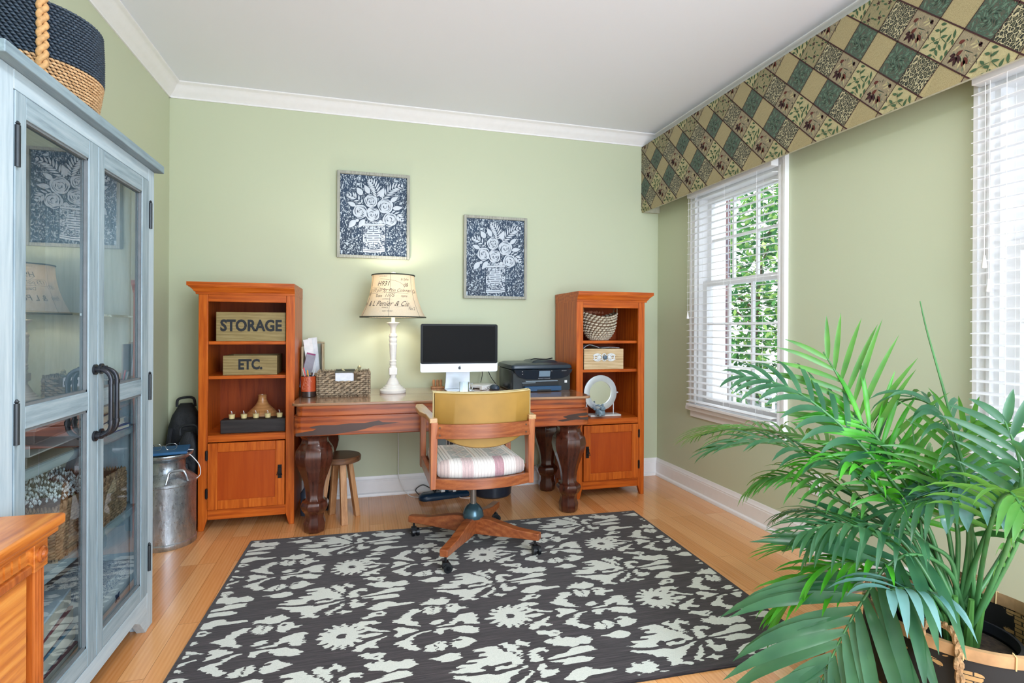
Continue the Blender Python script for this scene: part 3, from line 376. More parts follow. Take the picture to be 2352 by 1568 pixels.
# ------------------------------------------------------------------ wall and floor fittings
e = thing('wall_outlet', 'white wall outlet low on the right wall behind the palm', 'outlet', (W, -1.6, .365)); MB().box(-.006, 0, -.035, .035, -.057, .057).build('cover_plate', WHITEP, e, .002)
m = MB(); [m.box(-.0085, -.005, -.016, .016, z-.014, z+.014) for z in (-.02, .02)]; m.build('socket', WHITEP, e, .003)
e = thing('floor_vent', 'dark slotted floor register beside the right baseboard', 'vent', (W-.13, -1.86, 0)); MB().box(-.06, .06, -.14, .14, 0, .003).build('backing', BLKM, e)
m = MB(); [m.box(-.05, .05, y-.004, y+.004, .003, .007) for y in [-.13+k*.0144 for k in range(19)]]; m.box(-.065, -.05, -.145, .145, 0, .008).box(.05, .065, -.145, .145, 0, .008).box(-.05, .05, -.145, -.135, 0, .008).box(-.05, .05, .135, .145, 0, .008)
m.build('grille', plain('vent_metal', '#8c857a', .4, .5), e)

# ------------------------------------------------------------------ valance: padded cornice board in diamond patchwork
e = thing('window_valance', 'long padded cornice in green, tan and maroon diamond patchwork above the windows', 'valance', (W, 0, 2.12))
VX = .15; VY0, VY1 = -.004, -5.0; VZ0, VZ1 = .0, .528
LIN = plain('valance_lining', '#c5c4ae', .9)
MB().box(-VX+.006, -VX+.03, VY1, VY0, .006, VZ1).box(-VX+.006, -.002, VY0-.024, VY0-.004, .0, VZ1-.1).box(-VX+.03, -.002, VY1, VY0, VZ1-.12, VZ1-.1).build('cornice_board', LIN, e)
def fab(name, fn):
    t = NT(name); uv = t.coord('UV'); c = fn(t, uv); t.col(c).p(.9, 0, .15, 0, .3); wv = t.noise(t.coord('Object', (1, 1, 1)), 600, 1); t.bump(wv, .35, .001); return t.m
def f_tan(t, uv):
    n = t.noise(t.coord('UV', (16, 70, 1), (0, 0, .5)), 2, 3, .6, 1.2); return t.ramp(n, [(.3, '#6f6442'), (.45, '#988b62'), (.6, '#b0a378')])
def f_leo(t, uv):
    vd = t.n('ShaderNodeTexVoronoi', feature='DISTANCE_TO_EDGE'); nz = t.n('ShaderNodeTexNoise'); t.l(uv, nz.inputs[0]); nz.inputs['Scale'].default_value = 7
    a = t.n('ShaderNodeVectorMath', operation='MULTIPLY_ADD'); t.l(nz.outputs['Color'], a.inputs[0]); a.inputs[1].default_value = (.12, .12, 0); t.l(t.coord('UV', (1.0, .75, 1), (0, 0, .6)), a.inputs[2])
    t.l(a.outputs[0], vd.inputs['Vector']); vd.inputs['Scale'].default_value = 11
    return t.ramp(vd.outputs[0], [(0, '#b8b08c'), (.05, '#b3aa84'), (.08, '#1d2219'), (.22, '#20251b'), (.32, '#5d5c42')])
def f_base(c1, c2, sc=24):
    def f(t, uv):
        n = t.noise(uv, sc, 3, .6, 1.5); return t.ramp(n, [(.35, c1), (.65, c2)])
    return f
def f_green(t, uv):
    n = t.noise(uv, 5.5, 4, .7, 3.2); return t.ramp(n, [(.38, '#4c4a3c'), (.44, '#5a5848'), (.47, '#24362c'), (.50, '#465f4c'), (.56, '#2e4438'), (.60, '#647f68'), (.66, '#3c5646')])
FM = dict(T=fab('tan_chenille', f_tan), P=fab('leopard_weave', f_leo), G=fab('green_brocade', f_green), L=fab('cream_ground', f_base('#a39a70', '#b8ae82')), M=fab('taupe_ground', f_base('#7d725a', '#9c9072')), F=fab('olive_ground', f_base('#7d7654', '#988f68')))
extra = dict(gr=plain('vine_green', '#3f5a3c', .9), dk=plain('maroon_thread', '#371a1c', .9), rd=plain('rust_thread', '#5c2b20', .9), cr=plain('straw_thread', '#b6ab80', .9), lg=plain('sage_thread', '#5f7864', .9), dg=plain('deep_green_thread', '#26382c', .9), ln=plain('maroon_braid', '#3d2020', .9))
mats = list(FM.values())+list(extra.values()); FK = list(FM); EK = list(extra)
EV = {-4: 'P', -3: 'L', -2: 'M', -1: 'T', 0: 'G', 1: 'T', 2: 'G', 3: 'P', 4: 'T', 5: 'M'}; OD = {-4: 'M', -3: 'L', -2: 'F', -1: 'P', 0: 'M', 1: 'L', 2: 'M', 3: 'L', 4: 'M', 5: 'L'}
PQ = .1764; U0 = (2.258-(2.488-2.12))/PQ; V0 = (2.258+(2.488-2.12))/PQ
def leafp(x0, y0, x1, y1, w, n=5):
    dx, dy = x1-x0, y1-y0; l = math.hypot(dx, dy); nx, ny = -dy/l, dx/l; P = []
    for s in (1, -1):
        for k in range(n+1):
            t_ = k/n if s == 1 else 1-k/n; ww = w*math.sin(PI*t_**.8)*s; P.append((x0+dx*t_+nx*ww, y0+dy*t_+ny*ww))
    return [p for i, p in enumerate(P) if i not in (n+1, 2*n+1)]
def art(kind):
    A = []
    if kind == 'L':
        for a in ([.2, .2, .42, .42], [.42, .42, .8, .5], [.42, .42, .55, .9], [.55, .9, .75, .95], [.42, .42, .15, .75], [.8, .5, .9, .2]): A.append(('gr', leafp(*a, .012, 4)))
        for a in [(.25, .28, .08, .32), (.3, .33, .42, .12), (.42, .42, .62, .3), (.5, .6, .72, .72), (.48, .55, .3, .62), (.52, .72, .34, .85), (.52, .75, .72, .88), (.3, .55, .1, .52), (.2, .7, .05, .88), (.7, .48, .82, .68), (.72, .48, .7, .22), (.86, .34, .97, .48), (.86, .3, .72, .08), (.15, .12, .34, .06), (.55, .92, .38, .97), (.85, .8, .95, .94), (.9, .62, .97, .8)]: A.append(('gr', leafp(*a, .045)))
    elif kind == 'M':
        r = random.Random(3)
        for k in range(34):
            x, y = r.uniform(.06, .94), r.uniform(.06, .94); A.append((r.choice(['cr', 'cr', 'lg', 'dg']), leafp(x, y, x+.16*math.cos(.9+r.gauss(0, .5)), y+.16*math.sin(.9+r.gauss(0, .5)), .012, 3)))
        for k, (c, a) in enumerate([('rd', (.30, .66, .40, .45)), ('dk', (.30, .68, .20, .92)), ('dk', (.33, .66, .44, .93)), ('dk', (.34, .62, .56, .80)), ('dk', (.28, .64, .12, .74)), ('rd', (.58, .60, .82, .72)), ('rd', (.66, .66, .70, .84)), ('rd', (.12, .36, .26, .22)), ('dk', (.72, .12, .86, .22)), ('dg', (.4, .45, .78, .42))]): A.append((c, leafp(*a, .06 if c != 'dg' else .012)))
        for a in [(.55, .7, .62, .93), (.62, .66, .9, .9), (.2, .4, .1, .62), (.6, .35, .85, .1), (.5, .3, .7, .1)]: A.append(('cr', leafp(*a, .03)))
    elif kind == 'G':
        for k in range(22):
            a = k*.62; r_ = .05+.2*k/22; A.append(('lg' if k % 2 else 'dg', leafp(.5+r_*math.cos(a), .55+r_*math.sin(a), .5+(r_+.1)*math.cos(a+.5), .55+(r_+.1)*math.sin(a+.5), .022, 4)))
        for a in [(.1, .1, .25, .3), (.15, .3, .05, .5), (.35, .1, .3, .28), (.8, .15, .92, .32), (.7, .1, .62, .26), (.9, .6, .82, .8), (.95, .85, .8, .93), (.1, .75, .2, .93), (.3, .85, .42, .95), (.08, .6, .22, .62)]: A.append(('lg', leafp(*a, .035, 4)))
    elif kind == 'F':
        for c in ((.3, .3), (.7, .65), (.3, .85), (.75, .15)):
            for k in range(5): a = k*1.257+c[0]; A.append(('dk', leafp(c[0], c[1], c[0]+.09*math.cos(a), c[1]+.09*math.sin(a), .02, 3)))
            for k in range(4): a = k*1.57+.6; A.append(('gr', leafp(c[0]+.1*math.cos(a), c[1]+.1*math.sin(a), c[0]+.24*math.cos(a+.5), c[1]+.24*math.sin(a+.5), .03, 4)))
    return A
ARTS = {k: art(k) for k in 'LMGF'}
def clip(poly, ax, val, keep):
    o = []
    for i in range(len(poly)):
        a, b = poly[i], poly[(i+1) % len(poly)]; ia, ib = keep*(a[ax]-val) >= 0, keep*(b[ax]-val) >= 0
        if ia: o.append(a)
        if ia != ib:
            t_ = (val-a[ax])/(b[ax]-a[ax]); o.append(tuple(a[k]+(b[k]-a[k])*t_ for k in range(len(a))))
    return o
# polygon vertices carry (s, z, u, v): s = distance along the board, z = height above its lower edge
m = MB(); UV = []
def place(s, z, h):   # front face for s>=0, wraps round the corner onto the return
    ed = max(0, 1-min(z-VZ0, .03)/.03); h2 = h-.005*ed*ed
    if s >= 0: return (-VX-h2, VY0-s, z)
    return (-VX-s, VY0+h2*.4, z)
def put(poly, h, mi):
    for lo, hi in ((-.15, 0), (0, 99)):
        q = clip(clip(poly, 0, lo, 1), 0, hi, -1)
        q = clip(clip(q, 1, VZ0, 1), 1, VZ1, -1) if len(q) > 2 else q
        if len(q) > 2:
            if hi == 99:
                q = clip(q, 0, abs(VY1), -1)
                if len(q) < 3: continue
            m.add([place(a[0], a[1], h) for a in q], [tuple(range(len(q)))], mi); UV.append([(a[2], a[3]) for a in q])
for iu in range(-4, 32):
    for iv in range(-4, 34):
        def cor(u, v): U = iu+u+U0 % 1; V = iv+v+V0 % 1; return ((U+V)/2*PQ, (V-U)/2*PQ)
        sc, zc = cor(.5, .5)
        if sc < -.25 or sc > 5.1 or zc < -.1 or zc > .62: continue
        r_ = int(math.floor(V0))-iv-1+0; k = iu-int(math.floor(U0)); r_ += 1
        k2 = k+2*(r_//2); k2 = (k2+4) % 10-4 if not -4 <= k2 <= 5 else k2
        kind = (EV if r_ % 2 == 0 else OD)[k2]
        sub = 1
        put([cor(u, v)+(u, v) for u, v in ((0, 0), (1, 0), (1, 1), (0, 1))], .004, FK.index(kind))
        if sc < 4.0:
            for c_, pl in ARTS.get(kind, []): put([cor(x, 1-y)+(x, y) for x, y in pl], .0046, 6+EK.index(c_))
        for (a, b) in (((0, -.022), (1, .022)), ((-.012, 0), (.012, 1))): put([cor(u, v)+(u, v) for u, v in ((a[0], a[1]), (b[0], a[1]), (b[0], b[1]), (a[0], b[1]))], .0055, 6+EK.index('ln'))
o = m.build('patchwork_cover', mats, e, recalc=False)
ul = o.data.uv_layers.new(name='UVMap'); flat = [c for f_ in UV for uv_ in f_ for c in uv_]; ul.data.foreach_set('uv', flat)
# ------------------------------------------------------------------ rug
t = NT('rug_pile'); at = t.n('ShaderNodeAttribute', attribute_name='pat'); v = t.coord()
nz = t.noise(t.coord('Object', (26, 190, 1)), 1.3, 3, .75); nz2 = t.noise(t.coord('Object', (60, 260, 1)), 1.5, 2)
f = t.math('ADD', at.outputs['Fac'], t.math('MULTIPLY_ADD', nz, 1.2, -.6)); f = t.math('ADD', f, t.math('MULTIPLY_ADD', nz2, .3, -.15))
dk = t.ramp(t.noise(t.coord('Object', (3, 60, 1)), 2, 5, .7), [(.3, '#211d1f'), (.5, '#383234'), (.7, '#504749')])
lt = t.ramp(t.noise(v, 300, 2), [(.2, '#c2c6be'), (.8, '#e0e2d8')])
t.col(t.mix(t.ramp(f, [(.485, (0, 0, 0, 1)), (.515, (1, 1, 1, 1))]), dk, lt)).p(.95, 0, .1, 0, .2).bump(t.noise(v, 700, 1), .5, .002); RUG = t.m
TU, TV = .657, .612
def ras(polys, nx=264, ny=248, sx=TU, sy=TV):
    """fraction of each tile cell covered, wrapping at the tile edge"""
    g = np.zeros((ny, nx), bool); X, Y = np.meshgrid((np.arange(nx)+.5)/nx*sx, (np.arange(ny)+.5)/ny*sy)
    for sgn, P in polys:
        P = np.array(P)
        for ox in (-sx, 0, sx):
            for oy in (-sy, 0, sy):
                Q = P+[ox, oy]
                if Q[:, 0].max() < 0 or Q[:, 0].min() > sx or Q[:, 1].max() < 0 or Q[:, 1].min() > sy: continue
                ins = np.zeros_like(g)
                for i in range(len(Q)):
                    (x1, y1), (x2, y2) = Q[i], Q[(i+1) % len(Q)]
                    if y1 == y2: continue
                    c = ((y1 > Y) != (y2 > Y)) & (X < (x2-x1)*(Y-y1)/(y2-y1)+x1); ins ^= c
                if sgn: g |= ins
                else: g &= ~ins
    g = g.astype(float)
    g = (np.roll(g, 1, 0)+2*g+np.roll(g, -1, 0))/4
    for _ in range(3): g = (np.roll(g, 1, 1)+g+np.roll(g, -1, 1))/3
    return g
TILE = ras(RUGP)
e_rug = thing('area_rug', 'charcoal and cream ikat pattern rug under the swivel chair', 'rug', (1.7275, -1.515, 0), math.radians(-2.1))
RW, RH = 2.29, 1.56; st = .006; nx, ny = int(RW/st), int(RH/.004)
xs = np.linspace(-RW/2, RW/2, nx+1); ysr = np.linspace(-RH/2, RH/2, ny+1); X, Y = np.meshgrid(xs, ysr)
ca, sa = math.cos(math.radians(-2.1)), math.sin(math.radians(-2.1)); WX = X*ca-Y*sa+1.7275; WY = X*sa+Y*ca-1.515
fx = ((X-RUGO[0])/TU) % 1*TILE.shape[1]-.5; fy = ((Y-RUGO[1])/TV) % 1*TILE.shape[0]-.5
# ikat: every few rows of yarn slip sideways by their own amount
rg = np.random.RandomState(4); gn = rg.uniform(-1, 1, (int(RH/.0055)+3, int(RW/.07)+3)); gy = (Y+RH/2)/.0055; gx = (X+RW/2)/.07
iy0 = gy.astype(int); ix0 = gx.astype(int); ty, tx_ = gy-iy0, gx-ix0; ty = ty*ty*(3-2*ty)
gv = gn[iy0, ix0]*(1-ty)*(1-tx_)+gn[iy0+1, ix0]*ty*(1-tx_)+gn[iy0, ix0+1]*(1-ty)*tx_+gn[iy0+1, ix0+1]*ty*tx_
fx = fx+gv*.013/TU*TILE.shape[1]
ix = np.floor(fx).astype(int); iy = np.floor(fy).astype(int); ax_, ay_ = fx-ix, fy-iy; a, b = TILE.shape
pat = TILE[iy % a, ix % b]*(1-ax_)*(1-ay_)+TILE[iy % a, (ix+1) % b]*ax_*(1-ay_)+TILE[(iy+1) % a, ix % b]*(1-ax_)*ay_+TILE[(iy+1) % a, (ix+1) % b]*ax_*ay_
edge = np.minimum(RW/2-np.abs(X), RH/2-np.abs(Y)); pat = pat*np.clip((edge-.012)/.012, 0, 1)
Z = np.full_like(X, .011); Z[edge < 1e-6] = .006
vv = np.stack([X, Y, Z], -1).reshape(-1, 3); idx = np.arange((nx+1)*(ny+1)).reshape(ny+1, nx+1)
ff = np.stack([idx[:-1, :-1], idx[:-1, 1:], idx[1:, 1:], idx[1:, :-1]], -1).reshape(-1, 4)
me = bpy.data.meshes.new('pile'); me.from_pydata(vv.tolist(), [], ff.tolist()); atn = me.attributes.new('pat', 'FLOAT', 'POINT'); atn.data.foreach_set('value', pat.reshape(-1)); me.materials.append(RUG); me.update()
o = bpy.data.objects.new('pile', me); COL.objects.link(o); o.parent = e_rug
MB().box(-RW/2, RW/2, -RH/2, RH/2, .0, .0062).build('binding', plain('rug_binding', '#1c191b', .95), e_rug, .002)

# ------------------------------------------------------------------ tall bookcases
HINGE = BLKM
def bookcase(x0, x1, flip, label):
    e = thing('bookcase', label, 'bookcase', ((x0+x1)/2, -.45, 0), 0, 'matching cherry bookcases')
    w = (x1-x0)/2; D = .43; s = -1 if flip else 1      # s: cornice overhang side (-x for the left unit)
    fs = .050
    for sg in (-1, 1):
        m = MB(); a, b = sorted((sg*w, sg*(w-fs))); tx = sg*(w-.03)
        # front stile tapering to a foot
        m.loft([[(sg*w, 0, 0), (tx, 0, 0), (tx, .022, 0), (sg*w, .022, 0)], [(sg*w, 0, .06), (sg*(w-fs), 0, .075), (sg*(w-fs), .022, .075), (sg*w, .022, .06)], [(sg*w, 0, 1.375), (sg*(w-fs), 0, 1.375), (sg*(w-fs), .022, 1.375), (sg*w, .022, 1.375)]])
        m.build('stile', CHERRY, e, .003)
        a, b = sorted((sg*(w-.001), sg*(w-.02))); m = MB().box(a, b, .022, D, .05, 1.375)
        m.loft([[(b, .022, 0), (a, .022, 0), (a, .05, 0), (b, .05, 0)], [(b, .022, .06), (a, .022, .06), (a, .085, .06), (b, .085, .06)]]); m.box(a, b, D-.04, D, 0, .06)
        m.build('side_panel', CHERRY, e, .002)
    MB().box(-w+.02, w-.02, D-.012, D-.002, .06, 1.375).build('back_panel', CHERRYD, e)
    iw = w-fs
    MB().box(-iw, iw, .002, .022, 1.33, 1.375).build('top_rail', CHERRYX, e, .002)
    MB().box(-w+.02, w-.02, .03, D-.01, 1.35, 1.372).build('inner_top', CHERRYD, e)
    MB().box(-iw, iw, .001, .022, .512, .552).build('deck_rail', CHERRYX, e, .003)
    MB().box(-w+.02, w-.02, .02, D-.012, .532, .551).build('deck', CHERRYX, e)
    MB().box(-iw, iw, .002, .022, .062, .12).build('bottom_rail', CHERRYX, e, .002)
    MB().box(-w+.02, w-.02, .022, D-.012, .10, .118).build('bottom_board', CHERRYD, e)
    for z0, z1 in ((1.079, 1.099), (.876, .896)): MB().box(-w+.0205, w-.0205, .03, D-.013, z0, z1).build('shelf', CHERRYX, e, .003)
    # inner cheeks behind stiles
    # cornice
    pr = [(0, 1.372), (.012, 1.372), (.014, 1.384), (.022, 1.390), (.026, 1.398), (.040, 1.412), (.046, 1.414), (.046, 1.418), (.054, 1.420), (.054, 1.442), (0, 1.442)]
    m = MB(); fl = w*s; ov = -s
    def sec(kind):
        r = []
        for d, z in pr:
            if kind == 0: r.append((-fl-d*s, -d*.62, z) if 0 else ((-s)*w-s*0+(-s)*d, -d*.62, z))
            elif kind == 1: r.append((s*w, -d*.62, z))
            else: r.append(((-s)*w+(-s)*d, D, z))
        return r
    m.loft([sec(2), sec(0), sec(1)]); m.box(min(-s*w, s*w), max(-s*w, s*w), 0, D, 1.372, 1.442)
    m.build('cornice', CHERRYX, e, smooth=True, angle=math.radians(20))
    # panelled door
    d = bpy.data.objects.new('door', None); 
    z0, z1 = .124, .508; m = MB(); q = .052
    m.box(-iw+.003, -iw+.003+q, -.014, .004, z0, z1).box(iw-.003-q, iw-.003, -.014, .004, z0, z1)
    m.box(-iw+.003+q, iw-.003-q, -.0135, .004, z0, z0+q).box(-iw+.003+q, iw-.003-q, -.0135, .004, z1-q, z1)
    d = m.build('door', CHERRYX if 0 else CHERRY, e, .003)
    MB().box(-iw+.05, iw-.05, -.006, .0, z0+.045, z1-.045).build('door_panel', CHP, d)
    hx = s*(iw-.003-q/2); m = MB()
    m.box(hx-.011, hx+.011, -.017, -.014, .286, .366); m.box(hx-.008, hx+.008, -.030, -.016, .318, .352)
    m.tube([(hx-.006, -.026, .335), (hx-.015, -.031, .308), (hx+.015, -.031, .308), (hx+.006, -.026, .335)], .0028, 6)
    m.build('handle', BLKM, d, .001)
    hx = -s*(iw+.001)
    for z in (.41, .19): MB().tube([(hx, -.016, z), (hx, -.016, z+.06)], .004, 8).box(hx-.007, hx+.007, -.0155, -.004, z+.004, z+.056).build('hinge', HINGE, e)
    return e
bookcase(.288, .808, False, 'tall cherry bookcase on the left of the desk, with STORAGE and ETC. boxes')
bookcase(2.628, 3.152, True, 'tall cherry bookcase right of the desk by the corner, holding a round mirror')

# ------------------------------------------------------------------ things on the left bookcase
def wbox(name, label, x0, x1, y0, y1, z0, z1, word, size, sxx):
    e = thing(name, label, 'box', ((x0+x1)/2, y0, z0), 0); w = (x1-x0)/2; d = y1-y0; h = z1-z0
    MB().box(-w, w, 0, .012, 0, h).build('front_board', BOXW, e, .0015)
    MB().box(-w, w, d-.012, d, 0, h).box(-w, -w+.012, .012, d-.012, 0, h).box(w-.012, w, .012, d-.012, 0, h).box(-w+.012, w-.012, .012, d-.012, 0, .01).build('tray', BOXW, e, .0015)
    text('lettering', word, plain('black_ink', '#1d2126', .7), e, lambda x, y, z: (x, -.0004+z*-1, y+h*.52), size, sxx, .0035, .0008)
    return e
wbox('wooden_box', 'weathered wooden box lettered STORAGE on the top bookcase shelf', .372, .752, -.415, -.16, 1.0992, 1.272, 'STORAGE', .092, .83)
wbox('wooden_box', 'smaller weathered wooden box lettered ETC. on the middle bookcase shelf', .402, .70, -.385, -.15, .8962, 1.012, 'ETC.', .083, .80)
t = NT('turned_maple'); wv = t.n('ShaderNodeTexWave', wave_type='RINGS'); t.l(t.coord('Object', (8, 8, 22)), wv.inputs[0]); wv.inputs['Distortion'].default_value = 6; wv.inputs['Scale'].default_value = .8; t.col(t.ramp(wv.outputs['Fac'], [(.2, '#b5804c'), (.8, '#c28c58')])).p(.3, 0, .5, .3)
e = thing('wooden_vase', 'squat turned wooden vase with narrow neck behind the candle tray', 'vase', (.589, -.20, .5515))
MB().lathe([(.06, 0), (.092, .015), (.104, .045), (.098, .075), (.075, .105), (.05, .128), (.034, .15), (.026, .17), (.024, .195), (.028, .202), (.022, .203), (.018, .18), (.02, .15)], 40).build('body', t.m, e, smooth=True)
e = thing('candle_tray', 'long black wooden block holding five small candles', 'candle tray', (.5715, -.405, .5515))
MB().box(-.178, .18, 0, .1, 0, .08).build('block', wood('charred_block', [(.3, '#14100f'), (.6, '#2a2423'), (.95, '#4a3c34')], 'x', 1, .6, coat=0), e, .004)
for k, lab in enumerate(('leftmost tea candle on the black block, nearest the bookcase side', 'second tea candle from the left on the black block', 'middle tea candle of the five, in front of the vase', 'fourth tea candle on the black block', 'rightmost tea candle on the black block')):
    e = thing('tea_candle', lab, 'candle', (.4465+k*.0665, -.36, .6325), 0, 'tea candles on the black block')
    MB().lathe([(.017, 0), (.0195, .02), (.0225, .042), (.0218, .042), (.0188, .02), (.0162, .001)], 20, cap=False).build('glass_cup', GLASS, e, smooth=True)
    MB().lathe([(.0155, .001), (.018, .026), (.002, .027)], 20).build('wax', plain('cream_wax', '#e2cf94', .5), e, smooth=True)
    MB().tube([(0, 0, .026), (.001, 0, .036), (-.005, 0, .046)], .0012, 5).build('wick', WHITEP, e)

# ------------------------------------------------------------------ things on the right bookcase
def weave(name, c1, c2, sx, sz, b=.9):
    t = NT(name); br = t.n('ShaderNodeTexBrick'); t.l(t.coord('UV', (sx, sz, 1)), br.inputs['Vector']); br.offset = .5; br.inputs['Scale'].default_value = 1; br.inputs['Mortar Size'].default_value = .09; br.inputs['Mortar Smooth'].default_value = .8
    br.inputs['Brick Width'].default_value = 1; br.inputs['Row Height'].default_value = .5; br.inputs['Color1'].default_value = L(c1); br.inputs['Color2'].default_value = L(c2); br.inputs['Mortar'].default_value = tuple(x*.25 for x in L(c2)[:3])+(1,)
    n = t.noise(t.coord(), 150, 3); t.col(t.mix(t.math('MULTIPLY', n, .5), br.outputs['Color'], c2)).p(.85).bump(br.outputs['Fac'], -b, .006); return t.m
def uvlathe(prof, n, name, mat, parent, sx=1, sy=1, c=(0, 0), zfn=None, smooth=True):
    me = bpy.data.meshes.new(name); vs_ = []; uv = []; fs_ = []
    l = [0]
    for i in range(1, len(prof)): l.append(l[-1]+math.hypot(prof[i][0]-prof[i-1][0], prof[i][1]-prof[i-1][1]))
    for i, (r, z) in enumerate(prof):
        for j in range(n+1):
            a = 2*PI*j/n; zz = z+(zfn(a, i/(len(prof)-1)) if zfn else 0); vs_.append((c[0]+r*sx*math.cos(a), c[1]+r*sy*math.sin(a), zz)); uv.append((j/n, l[i]))
    for i in range(len(prof)-1):
        for j in range(n): k = i*(n+1)+j; fs_.append((k, k+1, k+n+2, k+n+1))
    me.from_pydata(vs_, [], fs_); u = me.uv_layers.new(name='UVMap'); u.data.foreach_set('uv', [c_ for f_ in fs_ for i in f_ for c_ in uv[i]]); me.materials.append(mat); me.polygons.foreach_set('use_smooth', [smooth]*len(fs_)); me.update()
    o = bpy.data.objects.new(name, me); COL.objects.link(o); o.parent = parent; return o
def knots(m, n, rows, prof, sx, sy, r, dz=0, zfn=None, ph=0, skip=None):
    """plump crescents of braided fibre laid in rows over a round wall"""
    for i in range(rows):
        f = (i+.5)/rows*(len(prof)-1); k = min(int(f), len(prof)-2); q = f-k; R = prof[k][0]*(1-q)+prof[k+1][0]*q; z = prof[k][1]*(1-q)+prof[k+1][1]*q
        for j in range(n):
            a = 2*PI*(j+(i % 2)*.5)/n+ph; da = 2*PI/n*.46; zz = z+(zfn(a, f/(len(prof)-1)) if zfn else 0)
            pts = [((R+dr)*sx*math.cos(a+d_), (R+dr)*sy*math.sin(a+d_), zz+h) for d_, dr, h in ((-da, -r*.5, -r*.6), (-da*.4, r*.35, -r*.1), (da*.4, r*.35, r*.1), (da, -r*.5, r*.6))]
            m.tube(pts, [r*.45, r, r, r*.45], 5)
e = thing('wicker_basket', 'small cream woven basket with loop handles on the upper right bookcase shelf', 'basket', (2.868, -.29, 1.0992))
pf = [(.062, .004), (.088, .025), (.112, .06), (.124, .10), (.13, .15), (.134, .19)]; zf = lambda a, t_: .018*t_*math.cos(2*a)
SEAG = plain('seagrass_cream', '#d8cdb6', .8, var=.25, sc=60)
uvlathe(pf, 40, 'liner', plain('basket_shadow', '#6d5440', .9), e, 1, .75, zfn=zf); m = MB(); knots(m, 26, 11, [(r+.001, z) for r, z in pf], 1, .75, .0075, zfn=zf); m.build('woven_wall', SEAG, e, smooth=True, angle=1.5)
MB().lathe([(.062, .001), (.062, .006)], 24, sy=.75).build('bottom', SEAG, e)
for sg in (-1, 1): MB().tube(spline([(sg*.128, -.022, .185), (sg*.134, -.022, .225), (sg*.128, -.002, .243), (sg*.13, .02, .225), (sg*.126, .022, .185)], 4), .006, 8).build('handle', plain('jute', '#8a6a4a', .9, var=.2), e, smooth=True)
m = MB(); r3 = random.Random(5)
for k in range(40): a = r3.uniform(0, 6.3); rr = r3.uniform(.01, .09); m.add([(rr*math.cos(a)-.06+dx*.008, rr*.6*math.sin(a)+dy*.008, .19+r3.uniform(0, .02)+dz*.008) for dx, dy, dz in ((1, 0, 0), (0, 1, 0), (-1, 0, 0), (0, -1, 0), (0, 0, 1), (0, 0, -1))], [(0, 1, 4), (1, 2, 4), (2, 3, 4), (3, 0, 4), (1, 0, 5), (2, 1, 5), (3, 2, 5), (0, 3, 5)])
tag(m.build('dried_flowers', plain('dried_flower', '#a4664c', .9), None), 'rust dried flower heads heaped in the small cream basket', 'flowers', kind='stuff').location = (2.868, -.29, 1.0992)
e = thing('wooden_box', 'pale wooden box with ornate white pull on the right bookcase', 'box', (2.852, -.415, .8962))
PINE = wood('pale_pine', [(.2, '#8f6e4a'), (.45, '#c9ad82'), (.8, '#e2cda8')], 'x', 1.5, .5, coat=0)
MB().box(-.152, .152, 0, .24, 0, .145).build('case', PINE, e, .002)
m = MB()
for sg in (-1, 1):
    m.tube([(sg*(.055+.024*math.cos(a)), -.004, .085+.020*math.sin(a)) for a in [k*PI/8 for k in range(16)]], .0042, 6, closed=True)
    for a in (.6, 0, -.6): m.tube([(sg*.028, -.004, .085), (sg*(.028+.05*math.cos(a)), -.005, .085+.03*math.sin(a))], [.005, .003], 6)
    for dz in (-1, 1): m.tube(spline([(sg*.02, -.004, .085+dz*.012), (sg*.045, -.004, .085+dz*.026), (sg*.07, -.004, .085+dz*.022), (sg*.086, -.004, .085+dz*.012)], 3), .0032, 5)
m.tube([(.016*math.cos(a), -.004, .085+.026*math.sin(a)) for a in [k*PI/8 for k in range(16)]], .004, 6, closed=True)
h = m.build('pull_plate', plain('white_iron', '#e9eef0', .5), e, smooth=True)
mk = MB().lathe([(.006, 0), (.006, .012), (.015, .018), (.015, .024), (.008, .029), (.0, .03)], 16); mk.v = [(x, -z, y+.085) for x, y, z in mk.v]; mk.build('knob', plain('blue_knob', '#5c7488', .4), e, smooth=True)
for lab, v in (('folded grey leaflet lying curled on the pale wooden box', [(-.15, .02, .147), (-.10, .02, .172), (-.02, .03, .150)]), ('flat pale leaflet on the pale wooden box, right of the curled one', [(-.01, .02, .148), (.06, .02, .154), (.13, .02, .150)])):
    m = MB(); P = spline(v, 4); m.loft([[(p.x, p.y, p.z), (p.x, p.y+.14, p.z), (p.x, p.y+.14, p.z+.003), (p.x, p.y, p.z+.003)] for p in P]); o = m.build('leaflet', plain('leaflet_paper', '#aab4bd', .5), None); tag(o, lab, 'paper', 'leaflets on the pale wooden box'); o.location = (2.852, -.415, .8962)
e = thing('vanity_mirror', 'round silver framed mirror on a stand in the right bookcase', 'mirror', (2.862, -.34, .5515))
SILV = plain('brushed_silver', '#cfd6dc', .28, .55, var=.02); MIR = plain('mirror_glass', '#f4f8f4', .02, 1, var=0)
rz_ = .168
def ringp(r0, r1, y0, y1, n=48):
    m = MB(); m.loft([[(r0*math.cos(a), y1, rz_+r0*math.sin(a)), (r0*math.cos(a), y0+.002, rz_+r0*math.sin(a)), ((r0+r1)/2*math.cos(a), y0, rz_+(r0+r1)/2*math.sin(a)), (r1*math.cos(a), y0+.003, rz_+r1*math.sin(a)), (r1*math.cos(a), y1, rz_+r1*math.sin(a))] for a in [2*PI*k/n for k in range(n+1)]], cap=False); return m
ringp(.085, .128, 0, .014).build('frame', SILV, e, smooth=True, angle=1)
